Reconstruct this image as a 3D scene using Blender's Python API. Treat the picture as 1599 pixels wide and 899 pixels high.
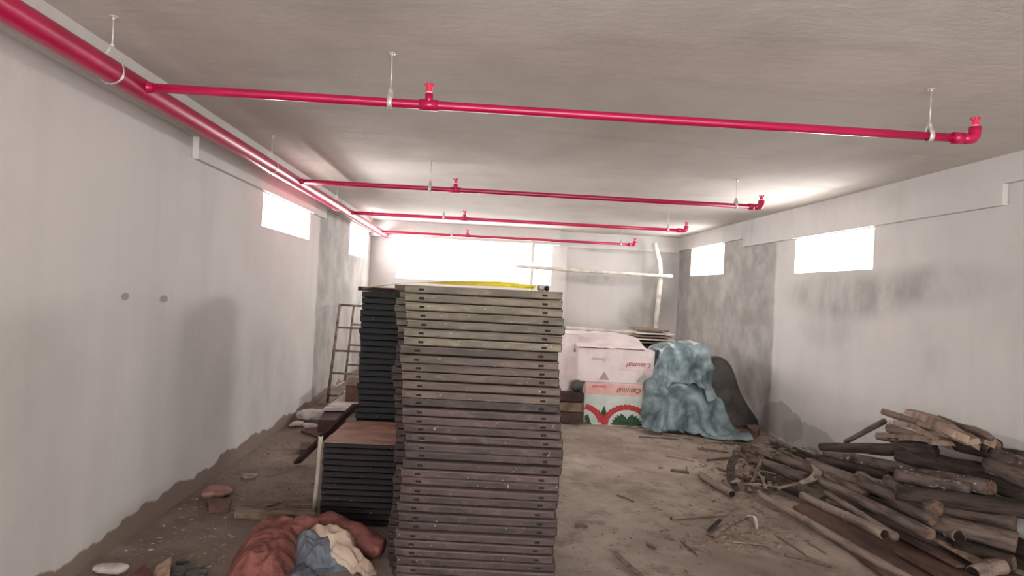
import bpy, bmesh, math, random
from mathutils import Vector, Matrix, noise
random.seed(7)
C = bpy.context.scene.collection
for o in list(bpy.data.objects): bpy.data.objects.remove(o)

# ---------------------------------------------------------------- camera
F, CX, CY, H = 1050.0, 799.5, 449.5, 1.5          # focal length in pixels of the 1599x899 frame, eye height
yaw, pitch, roll = math.atan(54.5/F), math.atan(5.1/F), math.atan(.0486)
FW = Vector((math.sin(yaw)*math.cos(pitch), math.cos(yaw)*math.cos(pitch), math.sin(pitch)))
r0 = Vector((math.cos(yaw), -math.sin(yaw), 0)); u0 = r0.cross(FW)
RT = r0*math.cos(roll) + u0*math.sin(roll)
UP = -r0*math.sin(roll) + u0*math.cos(roll)
cd = bpy.data.cameras.new('camera'); cam = bpy.data.objects.new('camera', cd); C.objects.link(cam)
M = Matrix((RT, UP, -FW)).transposed().to_4x4(); M.translation = (0, 0, H); cam.matrix_world = M
cd.sensor_fit = 'HORIZONTAL'; cd.sensor_width = 36.0; cd.lens = F/1599*36; cd.clip_start = .05
bpy.context.scene.camera = cam
def at(px, py, ax, v):                            # the place on the plane (axis ax = v) that a point of the picture shows
    d = FW + RT*((px-CX)/F) + UP*((CY-py)/F); o = Vector((0, 0, H))
    return o + d*((v-o[ax])/d[ax])

# ---------------------------------------------------------------- world, lights, exposure
sc = bpy.context.scene
sc.view_settings.view_transform = 'Standard'; sc.view_settings.look = 'None'
sc.view_settings.gamma = 1; sc.view_settings.use_curve_mapping = False
sc.view_settings.exposure = 0.62
w = bpy.data.worlds.new('overcast_sky'); sc.world = w; w.use_nodes = True
w.node_tree.nodes['Background'].inputs[0].default_value = (1.0, .985, .96, 1)
w.node_tree.nodes['Background'].inputs[1].default_value = 2.2
def area(name, loc, rot, sx, sy, power, col=(1, .975, .945)):
    l = bpy.data.lights.new(name, 'AREA'); l.shape = 'RECTANGLE'; l.size = sx; l.size_y = sy
    l.energy = power; l.color = col
    o = bpy.data.objects.new(name, l); C.objects.link(o); o.location = loc; o.rotation_euler = rot
    return o
P = math.pi
# daylight entering by each opening (the lamps stand just outside the wall)
area('daylight_left_near', (-2.14, 6.72, 2.11), (0, -P/2, 0), .34, 1.6, 52)
area('daylight_left_far', (-2.14, 10.65, 2.16), (0, -P/2, 0), .48, 1.6, 30)
area('daylight_right_near', (3.90, 6.77, 2.06), (0, P/2, 0), .40, 1.6, 46)
area('daylight_right_far', (3.90, 10.5, 2.14), (0, P/2, 0), .48, 1.5, 28)
area('daylight_end', (-.06, 12.32, 1.98), (-P/2, 0, 0), 2.75, .70, 85)
area('daylight_rear', (.9, -4.0, 1.3), (P/2+.95, 0, 0), 4.6, 1.6, 380)

# ---------------------------------------------------------------- material helpers
def hexc(r, g, b): return tuple((c/255)**2.2 for c in (r, g, b))+(1,)
class NT:
    def __init__(s, name, rough=.8, metal=0, spec=.3):
        s.m = bpy.data.materials.new(name); s.m.use_nodes = True; s.t = s.m.node_tree
        s.b = s.t.nodes['Principled BSDF']; s.b.inputs['Roughness'].default_value = rough
        s.b.inputs['Metallic'].default_value = metal; s.b.inputs['Specular IOR Level'].default_value = spec
        s.geo = None
    def n(s, t, **k):
        x = s.t.nodes.new(t)
        for a, b in k.items(): setattr(x, a, b)
        return x
    def put(s, sock, v):
        if isinstance(v, bpy.types.NodeSocket): s.t.links.new(v, sock)
        else: sock.default_value = v
    def math(s, op, a, b=0.0, c=0.0, clamp=False):
        x = s.n('ShaderNodeMath', operation=op, use_clamp=clamp)
        s.put(x.inputs[0], a); s.put(x.inputs[1], b)
        if len(x.inputs) > 2: s.put(x.inputs[2], c)
        return x.outputs[0]
    def mix(s, f, a, b):
        x = s.n('ShaderNodeMix', data_type='RGBA')
        s.put(x.inputs[0], f); s.put(x.inputs[6], a); s.put(x.inputs[7], b); return x.outputs[2]
    def coord(s): return s.n('ShaderNodeTexCoord').outputs['Object']
    def sep(s, v):
        x = s.n('ShaderNodeSeparateXYZ'); s.put(x.inputs[0], v); return x.outputs
    def scale(s, v, sc_, off=(0, 0, 0)):
        x = s.n('ShaderNodeMapping'); s.put(x.inputs[0], v); x.inputs['Scale'].default_value = sc_
        x.inputs['Location'].default_value = off; return x.outputs[0]
    def noise(s, v, sc_=5, det=5, rough=.6):
        x = s.n('ShaderNodeTexNoise'); s.put(x.inputs['Vector'], v); x.inputs['Scale'].default_value = sc_
        x.inputs['Detail'].default_value = det; x.inputs['Roughness'].default_value = rough; return x.outputs[0]
    def ramp(s, f, lo, hi):
        x = s.n('ShaderNodeMapRange', interpolation_type='SMOOTHSTEP'); s.put(x.inputs[0], f)
        x.inputs[1].default_value = lo; x.inputs[2].default_value = hi; return x.outputs[0]
    def rnd(s): return s.n('ShaderNodeObjectInfo').outputs['Random']
    def bump(s, h, st=.3, d=.01):
        x = s.n('ShaderNodeBump'); s.put(x.inputs['Height'], h); x.inputs['Strength'].default_value = st
        x.inputs['Distance'].default_value = d; s.t.links.new(x.outputs[0], s.b.inputs['Normal'])
    def col(s, c): s.put(s.b.inputs['Base Color'], c); return s.m
    def blob(s, u, v, cu, cv, ru, rv, nz, soft=.25, amp=.9):       # a ragged-edged patch, for stains and painted shade
        a = s.math('MULTIPLY', s.math('SUBTRACT', u, cu), 1/ru); b = s.math('MULTIPLY', s.math('SUBTRACT', v, cv), 1/rv)
        d = s.math('SQRT', s.math('ADD', s.math('MULTIPLY', a, a), s.math('MULTIPLY', b, b)))
        d = s.math('ADD', d, s.math('MULTIPLY', s.math('SUBTRACT', nz, .5), amp))
        return s.math('SUBTRACT', 1.0, s.ramp(d, 1-soft, 1+soft))

def wall_mat(name, base, dark, stains_and_shade, band=None, far=None, flip=False):
    t = NT(name, .92, spec=.12); co = t.coord(); xyz = t.sep(co)
    u = xyz[0] if flip else xyz[1]; v = xyz[2]
    st = t.noise(t.scale(co, (1, 1, .12)), 3.5, 4)                    # vertical trowel streaks
    big = t.noise(co, .9, 5); fine = t.noise(co, 14, 5)
    c = t.mix(t.ramp(big, .35, .7), base, tuple(x*.90 for x in base[:3])+(1,))
    c = t.mix(t.math('MULTIPLY', t.ramp(st, .45, .75), .10), c, dark)
    nz = t.noise(co, 3.0, 5); nzs = t.noise(t.scale(co, (1, 1, .5)), 2.6, 6)
    for (cu, cv, ru, rv, k, soft) in stains_and_shade:
        m = t.math('MULTIPLY', t.blob(u, v, cu, cv, ru, rv, nzs if soft > .3 else nz, soft), k)
        if soft > .3: m = t.math('MULTIPLY', m, t.math('ADD', .2, t.math('MULTIPLY', t.ramp(nzs, .35, .7), .65)), clamp=True)
        c = t.mix(m, c, dark)
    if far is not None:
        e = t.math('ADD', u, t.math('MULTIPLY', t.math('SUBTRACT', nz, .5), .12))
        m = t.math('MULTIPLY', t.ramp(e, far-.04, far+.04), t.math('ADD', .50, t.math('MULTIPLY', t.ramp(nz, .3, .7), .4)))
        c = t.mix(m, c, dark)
    if band is not None:
        n2 = t.noise(t.scale(co, (1, 1, .2)), 2.4, 4)
        e = t.math('ADD', v, t.math('MULTIPLY', t.math('SUBTRACT', n2, .5), .22))
        c = t.mix(t.math('SUBTRACT', 1.0, t.ramp(e, band-.006, band+.012)), c, hexc(134, 120, 110))
    t.bump(t.math('ADD', fine, t.math('MULTIPLY', st, .1)), .25, .01)
    return t.col(c)

PL = hexc(208, 204, 202); DK = hexc(142, 138, 134)
m_left = wall_mat('grey_plaster_left', PL, DK, [(4.2, 1.35, .05, .02, .8, .2), (3.75, 1.37, .04, .02, .8, .2), (8.6, 1.9, .35, .3, .6, .4), (6.3, .5, 1.0, .6, .4, .45), (9.6, 1.35, .7, .18, .8, .4)], band=.105, far=8.1)  # the broad low patch is shade put into the colour, beside real stains
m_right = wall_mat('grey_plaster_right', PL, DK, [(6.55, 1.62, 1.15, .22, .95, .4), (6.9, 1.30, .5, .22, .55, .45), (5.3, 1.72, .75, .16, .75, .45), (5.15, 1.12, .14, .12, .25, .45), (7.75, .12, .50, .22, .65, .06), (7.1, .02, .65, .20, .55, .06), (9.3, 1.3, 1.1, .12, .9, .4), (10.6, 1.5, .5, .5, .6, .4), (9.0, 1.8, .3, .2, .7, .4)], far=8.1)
m_end = wall_mat('grey_plaster_end', PL, DK, [(2.2, 1.78, .7, .10, .8, .4), (3.35, 1.7, .30, .8, .8, .4), (2.95, 1.15, .35, .28, .7, .4), (2.4, 2.33, .7, .05, .8, .4), (3.1, 2.0, .12, .5, .7, .4)], flip=True)
m_beam = wall_mat('grey_plaster_beam', PL, DK, [(9.2, 2.5, .8, .3, .5, .4)])

def ceil_mat():
    t = NT('mottled_concrete_ceiling', .85, spec=.2); co = t.coord()
    a = t.noise(t.scale(co, (1, .55, 1)), .8, 6, .62); b = t.noise(t.scale(co, (.35, 1, 1)), 2.2, 6, .65); f = t.noise(co, 16, 5)
    c = t.mix(t.ramp(a, .35, .68), hexc(210, 203, 197), hexc(190, 182, 175))
    c = t.mix(t.math('MULTIPLY', t.ramp(b, .5, .72), .35), c, hexc(164, 156, 148))
    t.bump(t.math('ADD', t.math('MULTIPLY', b, 2.0), t.math('MULTIPLY', f, .3)), .3, .02)
    return t.col(c)
m_ceil = ceil_mat()
def floor_mat():
    t = NT('dusty_cement_floor', .95, spec=.1); co = t.coord()
    a = t.noise(co, .8, 6, .65); b = t.noise(co, 5, 7, .7); f = t.noise(co, 38, 5, .7)
    c = t.mix(t.ramp(a, .35, .65), hexc(176, 162, 151), hexc(140, 126, 116))
    c = t.mix(t.math('MULTIPLY', t.ramp(b, .48, .68), .6), c, hexc(108, 95, 87))
    c = t.mix(t.math('MULTIPLY', t.ramp(f, .6, .78), .5), c, hexc(86, 73, 65))
    c = t.mix(t.math('MULTIPLY', t.ramp(t.noise(co, 2.3, 6), .56, .72), .4), c, hexc(196, 184, 173))
    x = t.sep(co)[0]
    lx = t.math('SUBTRACT', 1.0, t.ramp(t.math('ADD', x, t.math('MULTIPLY', a, .8)), -.9, .3))
    c = t.mix(t.math('MULTIPLY', lx, .45), c, hexc(100, 88, 80))                # darker brown along the left side
    t.bump(t.math('ADD', t.math('MULTIPLY', b, 1.0), t.math('MULTIPLY', f, .45)), .9, .03)
    return t.col(c)
m_floor = floor_mat()

def simple(name, c1, c2, rough=.75, metal=0, sc_=9, stretch=(1, 1, 1), spec=.3, bump=.2, spots=None, rv=.0, lo=.38, hi=.66):
    t = NT(name, rough, metal, spec); co = t.scale(t.coord(), stretch)
    n = t.noise(co, sc_, 6, .62)
    c = t.mix(t.ramp(n, lo, hi), hexc(*c1), hexc(*c2))
    if spots: c = t.mix(t.ramp(t.noise(co, sc_*2.3, 5), .60, .68), c, hexc(*spots))
    if rv:
        hs = t.n('ShaderNodeHueSaturation'); t.put(hs.inputs['Color'], c)
        t.put(hs.inputs['Value'], t.math('ADD', 1-rv, t.math('MULTIPLY', t.rnd(), 2*rv))); c = hs.outputs[0]
    if bump: t.bump(t.noise(co, sc_*2, 6), bump, .01)
    return t.col(c)
m_red = simple('crimson_gloss_paint', (182, 14, 74), (164, 12, 66), .33, sc_=3, spec=.6, bump=.05)
m_cap = simple('translucent_red_plug', (236, 62, 96), (226, 44, 84), .35, bump=0)
m_zinc = simple('galvanised_steel', (214, 210, 204), (184, 180, 174), .4, .35, sc_=20, bump=.1)
m_white_tape = simple('white_thread_tape', (235, 215, 215), (225, 200, 200), .6, bump=0)
def panel_mat(name, c1, c2, dust, dustk):
    t = NT(name, .62, .0, .45); co = t.coord()
    oi = t.rnd(); off = t.n('ShaderNodeCombineXYZ'); t.put(off.inputs[0], t.math('MULTIPLY', oi, 37)); t.put(off.inputs[2], t.math('MULTIPLY', oi, 11))
    va = t.n('ShaderNodeVectorMath', operation='ADD'); t.put(va.inputs[0], co); t.put(va.inputs[1], off.outputs[0])
    p = va.outputs[0]
    n = t.noise(t.scale(p, (1, 1, 3)), 5, 6, .65); n2 = t.noise(t.scale(p, (1, 1, 2)), 17, 6, .7)
    c = t.mix(t.ramp(n, .35, .65), hexc(*c1), hexc(*c2))
    c = t.mix(t.math('MULTIPLY', t.ramp(n2, .50, .75), .6), c, hexc(*dust))
    c = t.mix(t.math('MULTIPLY', t.ramp(t.noise(p, 48, 3), .68, .73), .8), c, hexc(165, 156, 152))    # cement splashes
    nz = t.sep(t.n('ShaderNodeNewGeometry').outputs['Normal'])[2]
    c = t.mix(t.math('MULTIPLY', t.ramp(nz, .2, .8), dustk), c, hexc(*dust))      # dust lies on faces turned up
    hs = t.n('ShaderNodeHueSaturation'); t.put(hs.inputs['Color'], c)
    t.put(hs.inputs['Value'], t.math('ADD', .76, t.math('MULTIPLY', oi, .48)))
    t.bump(n2, .25, .006)
    return t.col(hs.outputs[0])
m_pan_grey = panel_mat('olive_grey_steel', (112, 104, 90), (84, 77, 67), (128, 120, 107), .7)
m_pan_mid = panel_mat('grey_brown_steel', (86, 74, 67), (62, 53, 49), (106, 95, 88), .8)
m_pan_brown = panel_mat('brown_dusty_steel', (70, 55, 53), (46, 35, 35), (104, 90, 86), .95)
m_pan_dark = panel_mat('dark_teal_steel', (28, 32, 36), (20, 23, 26), (44, 49, 52), .25)
m_pan_plum = panel_mat('dark_plum_steel', (38, 30, 32), (29, 23, 25), (52, 43, 44), .3)
m_ply = simple('red_brown_plywood', (166, 126, 112), (124, 90, 80), .6, sc_=3.5, stretch=(1, 2, 1), spots=(184, 150, 132), bump=.1)
m_inner = simple('slot_shade', (40, 34, 32), (30, 26, 25), .8, bump=0)  # dark colour stands in for the shade inside the panel slots
m_log = simple('weathered_brown_bark', (112, 98, 91), (66, 56, 52), .9, sc_=22, stretch=(1, 1, .16), bump=.5, rv=.22)
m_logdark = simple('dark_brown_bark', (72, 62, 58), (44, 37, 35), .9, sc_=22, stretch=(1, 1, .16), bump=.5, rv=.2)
m_logspot = simple('bark_with_white_cement', (112, 98, 92), (72, 61, 57), .9, sc_=14, stretch=(1, 1, .4), bump=.5, spots=(190, 180, 172), rv=.1)
m_bamboo = simple('dry_pale_pole', (142, 126, 115), (98, 85, 77), .75, sc_=22, stretch=(1, 1, .14), bump=.3, rv=.12)
m_cut = simple('sawn_wood_end', (120, 98, 84), (84, 66, 56), .9, sc_=22, bump=.3)
m_hollow = simple('dark_hollow_end', (46, 36, 33), (32, 26, 24), .95, bump=0)
m_plank = simple('pale_split_timber', (160, 138, 122), (114, 95, 84), .85, sc_=4, stretch=(3, 3, .5), bump=.35, rv=.12)
m_board = simple('brown_old_plywood', (110, 86, 77), (76, 58, 53), .85, sc_=3, stretch=(2, .6, 1), bump=.25)
m_oldwood = simple('grey_brown_timber', (140, 122, 108), (96, 80, 70), .9, sc_=5, stretch=(1, 3, 1), bump=.3, rv=.15)
m_darkwood = simple('dark_stained_board', (84, 66, 62), (56, 44, 42), .85, sc_=4, stretch=(1, 1, 1), bump=.3, rv=.1)
m_whitewood = simple('whitewashed_batten', (226, 220, 212), (190, 182, 172), .8, sc_=6, bump=.2)
m_palepvc = simple('off_white_conduit', (206, 196, 182), (178, 166, 152), .55, sc_=5, bump=.1)
m_carton = simple('white_carton_board', (226, 212, 212), (206, 190, 190), .8, sc_=3, bump=.08)
m_pinkband = simple('pale_pink_print', (226, 180, 172), (214, 166, 160), .8, bump=0)
m_mint = simple('pale_mint_print', (206, 214, 208), (190, 202, 196), .8, bump=0)
m_printred = simple('red_leaf_print', (196, 74, 78), (170, 62, 66), .8, sc_=40, bump=0)
m_printgreen = simple('green_leaf_print', (44, 74, 56), (76, 98, 78), .8, sc_=30, bump=0)
m_ink = simple('dark_print_ink', (70, 60, 60), (60, 50, 50), .8, bump=0)
m_inkred = simple('red_print_ink', (190, 40, 50), (170, 50, 56), .8, bump=0)
m_inkgrey = simple('faded_print_ink', (170, 150, 156), (160, 140, 146), .8, bump=0)
m_teal = simple('grey_teal_tarpaulin', (130, 148, 153), (82, 98, 102), .4, sc_=4, spec=.5, bump=.35)
m_darktarp = simple('charcoal_plastic_sheet', (82, 78, 76), (58, 54, 53), .6, sc_=4, bump=.3)
m_rednet = simple('faded_red_netting', (146, 94, 89), (114, 72, 68), .95, sc_=9, bump=.9, spots=(162, 108, 100))
m_shirt = simple('cream_cloth', (204, 184, 168), (178, 154, 140), .9, sc_=5, bump=.3)
m_bluesack = simple('blue_grey_plastic_sack', (112, 118, 128), (72, 78, 88), .5, sc_=7, bump=.3)
m_yellow = simple('yellow_tape_blade', (252, 232, 70), (246, 222, 56), .45, bump=0)
m_tapebody = simple('grey_rubber_case', (190, 186, 174), (150, 146, 136), .6, sc_=30, bump=.1)
m_tapedark = simple('black_rubber_grip', (50, 48, 46), (40, 38, 36), .6, bump=0)
m_frame = simple('dull_steel_tube', (158, 142, 128), (112, 96, 86), .6, .2, sc_=12, bump=.1)
m_stone = simple('pale_cement_lump', (166, 154, 143), (126, 114, 104), .95, sc_=9, bump=.4)
m_pinkpaper = simple('dusty_pink_plastic', (164, 120, 112), (132, 96, 90), .8, sc_=8, bump=.3)
m_maroon = simple('maroon_card', (122, 74, 72), (96, 58, 58), .8, sc_=8, bump=.2)
m_whitesheet = simple('white_plastic_sheet', (204, 198, 194), (166, 158, 154), .5, sc_=6, bump=.2)
m_brick = simple('red_brown_brick', (104, 80, 72), (78, 60, 54), .9, sc_=9, bump=.4)
m_chip = simple('bark_litter', (138, 121, 109), (98, 82, 74), .95, sc_=9, bump=.3, rv=.3)

# ---------------------------------------------------------------- object helpers
def obj(name, bm, mat, parent=None, smooth=False):
    me = bpy.data.meshes.new(name)
    if isinstance(bm, bmesh.types.BMesh):
        bmesh.ops.recalc_face_normals(bm, faces=bm.faces[:]); bm.to_mesh(me); bm.free()
    else: me.from_pydata(*bm)
    for m in (mat if isinstance(mat, (list, tuple)) else [mat]): me.materials.append(m)
    if smooth:
        for p in me.polygons: p.use_smooth = True
    o = bpy.data.objects.new(name, me); C.objects.link(o); o.parent = parent
    return o
def tag(o, label, cat, group=None, kind=None):
    o['label'] = label; o['category'] = cat
    if group: o['group'] = group
    if kind: o['kind'] = kind
    return o
def thing(name, label, cat, loc=(0, 0, 0), rotz=0, group=None):
    o = bpy.data.objects.new(name, None); C.objects.link(o); o.empty_display_size = .1
    o.location = loc; o.rotation_euler = (0, 0, rotz); return tag(o, label, cat, group)
def struct(name, bm, mat, parent=None):
    o = obj(name, bm, mat, parent)
    if parent is None: o['kind'] = 'structure'
    return o
def box(bm, x0, x1, y0, y1, z0, z1, mi=0):
    v = [bm.verts.new(p) for p in ((x0,y0,z0),(x1,y0,z0),(x1,y1,z0),(x0,y1,z0),(x0,y0,z1),(x1,y0,z1),(x1,y1,z1),(x0,y1,z1))]
    for f in ((0,3,2,1),(4,5,6,7),(0,1,5,4),(1,2,6,5),(2,3,7,6),(3,0,4,7)):
        fc = bm.faces.new([v[i] for i in f]); fc.material_index = mi
    return v
def B(*a, **k):
    bm = bmesh.new(); box(bm, *a, **k); return bm
def bev(bm, w_=.004, seg=1):
    bmesh.ops.bevel(bm, geom=bm.edges[:], offset=w_, segments=seg, affect='EDGES'); return bm
def frame_axes(d):
    d = d.normalized(); a = Vector((0, 0, 1)) if abs(d.z) < .95 else Vector((1, 0, 0))
    x = d.cross(a).normalized(); y = x.cross(d).normalized(); return x, y
def tube(bm, pts, rad, seg=10, jit=0, seed=0, caps=True, mi=0, flat=1.0):
    pts = [Vector(p) for p in pts]; n = len(pts); rad = rad if isinstance(rad, (list, tuple)) else [rad]*n
    rings = []; X = None
    for i, p in enumerate(pts):
        d = (pts[min(i+1, n-1)]-pts[max(i-1, 0)]).normalized()
        if X is None: X, Y = frame_axes(d)
        else: X = (X - d*X.dot(d)).normalized(); Y = X.cross(d).normalized()
        ring = []
        for k in range(seg):
            a = 2*P*k/seg; r = rad[i]
            if jit: r *= 1+jit*noise.noise(Vector((math.cos(a)*1.3+seed*7.1, math.sin(a)*1.3, i*.45+seed)))
            ring.append(bm.verts.new(p + X*math.cos(a)*r + Y*math.sin(a)*r*flat))
        rings.append(ring)
    for a, b in zip(rings, rings[1:]):
        for k in range(seg):
            f = bm.faces.new((a[k], a[(k+1) % seg], b[(k+1) % seg], b[k])); f.material_index = mi
    if caps:
        for r in (rings[0], rings[-1]):
            f = bm.faces.new(r); f.material_index = mi
    return rings
def slab_rot(bm, c, sx, sy, sz, rot=(0, 0, 0)):
    from mathutils import Euler
    R_ = Euler(rot).to_matrix(); v = box(bm, -sx/2, sx/2, -sy/2, sy/2, -sz/2, sz/2)
    for q in v: q.co = R_ @ q.co + Vector(c)

# ---------------------------------------------------------------- the room
def gz(x, y):                                      # the floor falls a little to the right
    t = min(max(x/3.6, 0), 1)
    return -.10*t*t*(3-2*t) + .008*noise.noise(Vector((x*1.7, y*1.7, 0))) + .004*noise.noise(Vector((x*6, y*6, 3)))
XL, XR, XLB, XRB, ZC, YE, YR = -1.90, 3.66, -1.86, 3.62, 2.615, 12.0, -4.0
bm = bmesh.new(); nx, ny = 90, 240; g = []
for j in range(ny+1):
    row = []
    for i in range(nx+1):
        x = XL-.2+(XR-XL+.4)*i/nx; y = YR-.2+(YE-YR+.6)*j/ny
        row.append(bm.verts.new((x, y, gz(x, y))))
    g.append(row)
for j in range(ny):
    for i in range(nx): bm.faces.new((g[j][i], g[j][i+1], g[j+1][i+1], g[j+1][i]))
bot = [bm.verts.new(p) for p in ((XL-.2, YR-.2, -.3), (XR+.2, YR-.2, -.3), (XR+.2, YE+.4, -.3), (XL-.2, YE+.4, -.3))]
bm.faces.new(bot)
fl = struct('floor', bm, m_floor)
for p in fl.data.polygons: p.use_smooth = True
struct('ceiling', B(XL-.2, XR+.2, YR-.2, YE+.4, ZC, ZC+.15), m_ceil)

def wall_yz(x0, x1, holes, zt=ZC, y0=YR-.2, y1=YE+.4):      # a wall along Y with openings (ya, yb, za, zb)
    bm = bmesh.new(); y = y0
    for (a, b, c, d) in sorted(holes):
        box(bm, x0, x1, y, a, -.3, zt); box(bm, x0, x1, a, b, -.3, c); box(bm, x0, x1, a, b, d, zt); y = b
    box(bm, x0, x1, y, y1, -.3, zt); return bm
WL = [(5.95, 7.62, 1.95, 2.266), (9.95, 11.62, 1.92, 2.40)]
WR = [(6.05, 7.62, 1.855, 2.266), (9.85, 11.42, 1.90, 2.38)]
struct('wall_left', wall_yz(XL-.18, XL, WL), m_left)
struct('wall_right', wall_yz(XR, XR+.18, WR), m_right)
bm = bmesh.new()
WE = (-1.46, 1.33, 1.62, 2.35)
box(bm, XL-.18, WE[0], YE, YE+.2, -.3, ZC); box(bm, WE[0], WE[1], YE, YE+.2, -.3, WE[2]); box(bm, WE[0], WE[1], YE, YE+.2, WE[3], ZC)
box(bm, WE[1], 1.58, YE, YE+.2, -.3, ZC); box(bm, 1.58, XR+.18, YE+.1, YE+.3, -.3, ZC)
struct('wall_end', bm, m_end)
bm = bmesh.new()
box(bm, XL-.18, -1.4, YR-.2, YR, -.3, ZC); box(bm, 3.2, XR+.18, YR-.2, YR, -.3, ZC); box(bm, -1.4, 3.2, YR-.2, YR, -.3, .85)
struct('wall_rear', bm, m_beam)
# plastered reveals (a thin mortar lining in each opening) and sills
for i, (xa, xb, hs) in enumerate(((XL-.18, XL, WL), (XR, XR+.18, WR))):
    for k, (a, b, c, d) in enumerate(hs):
        bm = bmesh.new(); t_ = .012
        xi0, xi1 = (xa-.004, xb+.003) if i == 0 else (xa-.003, xb+.004)
        box(bm, xi0, xi1, a, b, c, c+t_); box(bm, xi0, xi1, a, b, d-t_, d)
        box(bm, xi0, xi1, a, a+t_, c+t_, d-t_); box(bm, xi0, xi1, b-t_, b, c+t_, d-t_)
        struct('window_%d' % (i*2+k+1), bm, m_beam)
bm = bmesh.new(); t_ = .015; a, b, c, d = WE
box(bm, a, b, YE-.003, YE+.204, c, c+t_); box(bm, a, b, YE-.003, YE+.204, d-t_, d)
box(bm, a, a+t_, YE-.003, YE+.204, c+t_, d-t_); box(bm, b-t_, b, YE-.003, YE+.204, c+t_, d-t_)
struct('window_5', bm, m_beam)
# ceiling beams with their deeper lengths over the windows
bm = bmesh.new(); box(bm, XL, XLB, YR, 4.5, 2.41, ZC); box(bm, XL, XLB, 4.5, 8.25, 2.266, ZC); box(bm, XL, XLB, 8.25, YE-.25, 2.40, ZC)
struct('trim_1', bm, m_beam)
bm = bmesh.new(); box(bm, XRB, XR, YR, 4.5, 2.415, ZC); box(bm, XRB, XR, 4.5, 9.08, 2.266, ZC); box(bm, XRB, XR, 9.08, YE+.1, 2.38, ZC)
struct('trim_2', bm, m_beam)
bm = bmesh.new(); box(bm, XL, 1.42, YE-.25, YE, 2.35, ZC); box(bm, 1.58, XRB, YE+.02, YE+.1, 2.34, ZC)
struct('trim_3', bm, m_beam)

# ---------------------------------------------------------------- sprinkler pipework
ZP, XM = 2.375, -1.64
pw = thing('sprinkler_pipework', 'glossy crimson sprinkler pipework running below the ceiling, a main pipe with four branches', 'pipework', (XM, 3.25, ZP))
def pobj(name, bm, mat, parent, smooth=True):        # parts given in world metres, parented to a thing at loc
    o = obj(name, bm, mat, parent, smooth); q = parent; off = Vector((0, 0, 0))
    while q: off += q.location; q = q.parent
    o.data.transform(Matrix.Translation(-off)); return o
bm = bmesh.new(); tube(bm, [(XM, -3.9+i*.99, ZP) for i in range(17)], .051, 20)
for y in (-.2,): tube(bm, [(XM, y, ZP), (XM, y+.09, ZP)], .059, 20)
pobj('main_pipe', bm, m_red, pw)
def sprinkler(parent, x, y, z0, end=False):
    bm = bmesh.new()
    if end:
        tube(bm, [(x-.10, y, z0), (x-.05, y, z0)], .029, 14)
        tube(bm, [(x-.06, y, z0), (x-.02, y, z0), (x+.002, y, z0+.004), (x+.014, y, z0+.02), (x+.016, y, z0+.035), (x+.016, y, z0+.062)], [.026, .027, .029, .029, .028, .028], 14)
        x = x+.016; zt = z0+.062
    else:
        tube(bm, [(x-.045, y, z0), (x+.045, y, z0)], .0265, 14); tube(bm, [(x, y, z0), (x, y, z0+.055)], .019, 14); zt = z0+.055
    f = pobj('elbow_fitting' if end else 'tee_fitting', bm, m_red, parent)
    bm = bmesh.new(); tube(bm, [(x, y, zt), (x, y, zt+.008)], .016, 12)
    pobj('thread_seal', bm, m_white_tape, parent)
    bm = bmesh.new(); tube(bm, [(x, y, zt+.008), (x, y, zt+.012), (x, y, zt+.030), (x, y, zt+.034)], [.012, .017, .014, .022], 10)
    for a in range(6):
        slab_rot(bm, (x+.018*math.cos(a*P/3), y+.018*math.sin(a*P/3), zt+.040), .010, .006, .014, (0, 0, a*P/3))
    pobj('outlet_plug', bm, m_cap, parent)
BR = [(3.25, 2.44, -.275), (6.0, 2.53, -.235), (8.42, 2.60, -.20), (11.12, 2.58, -.2)]
for (y, xe, xs) in BR:
    bm = bmesh.new(); tube(bm, [(XM, y, ZP), (-1.2, y, ZP), (0, y, ZP), (1.2, y, ZP), (xe-.03, y, ZP)], .021, 14)
    tube(bm, [(XM, y, ZP), (XM+.075, y, ZP)], [.034, .0225], 14)
    br = pobj('branch_pipe', bm, m_red, pw)
    sprinkler(br, xs, y, ZP); sprinkler(br, xe, y, ZP, True)
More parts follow.
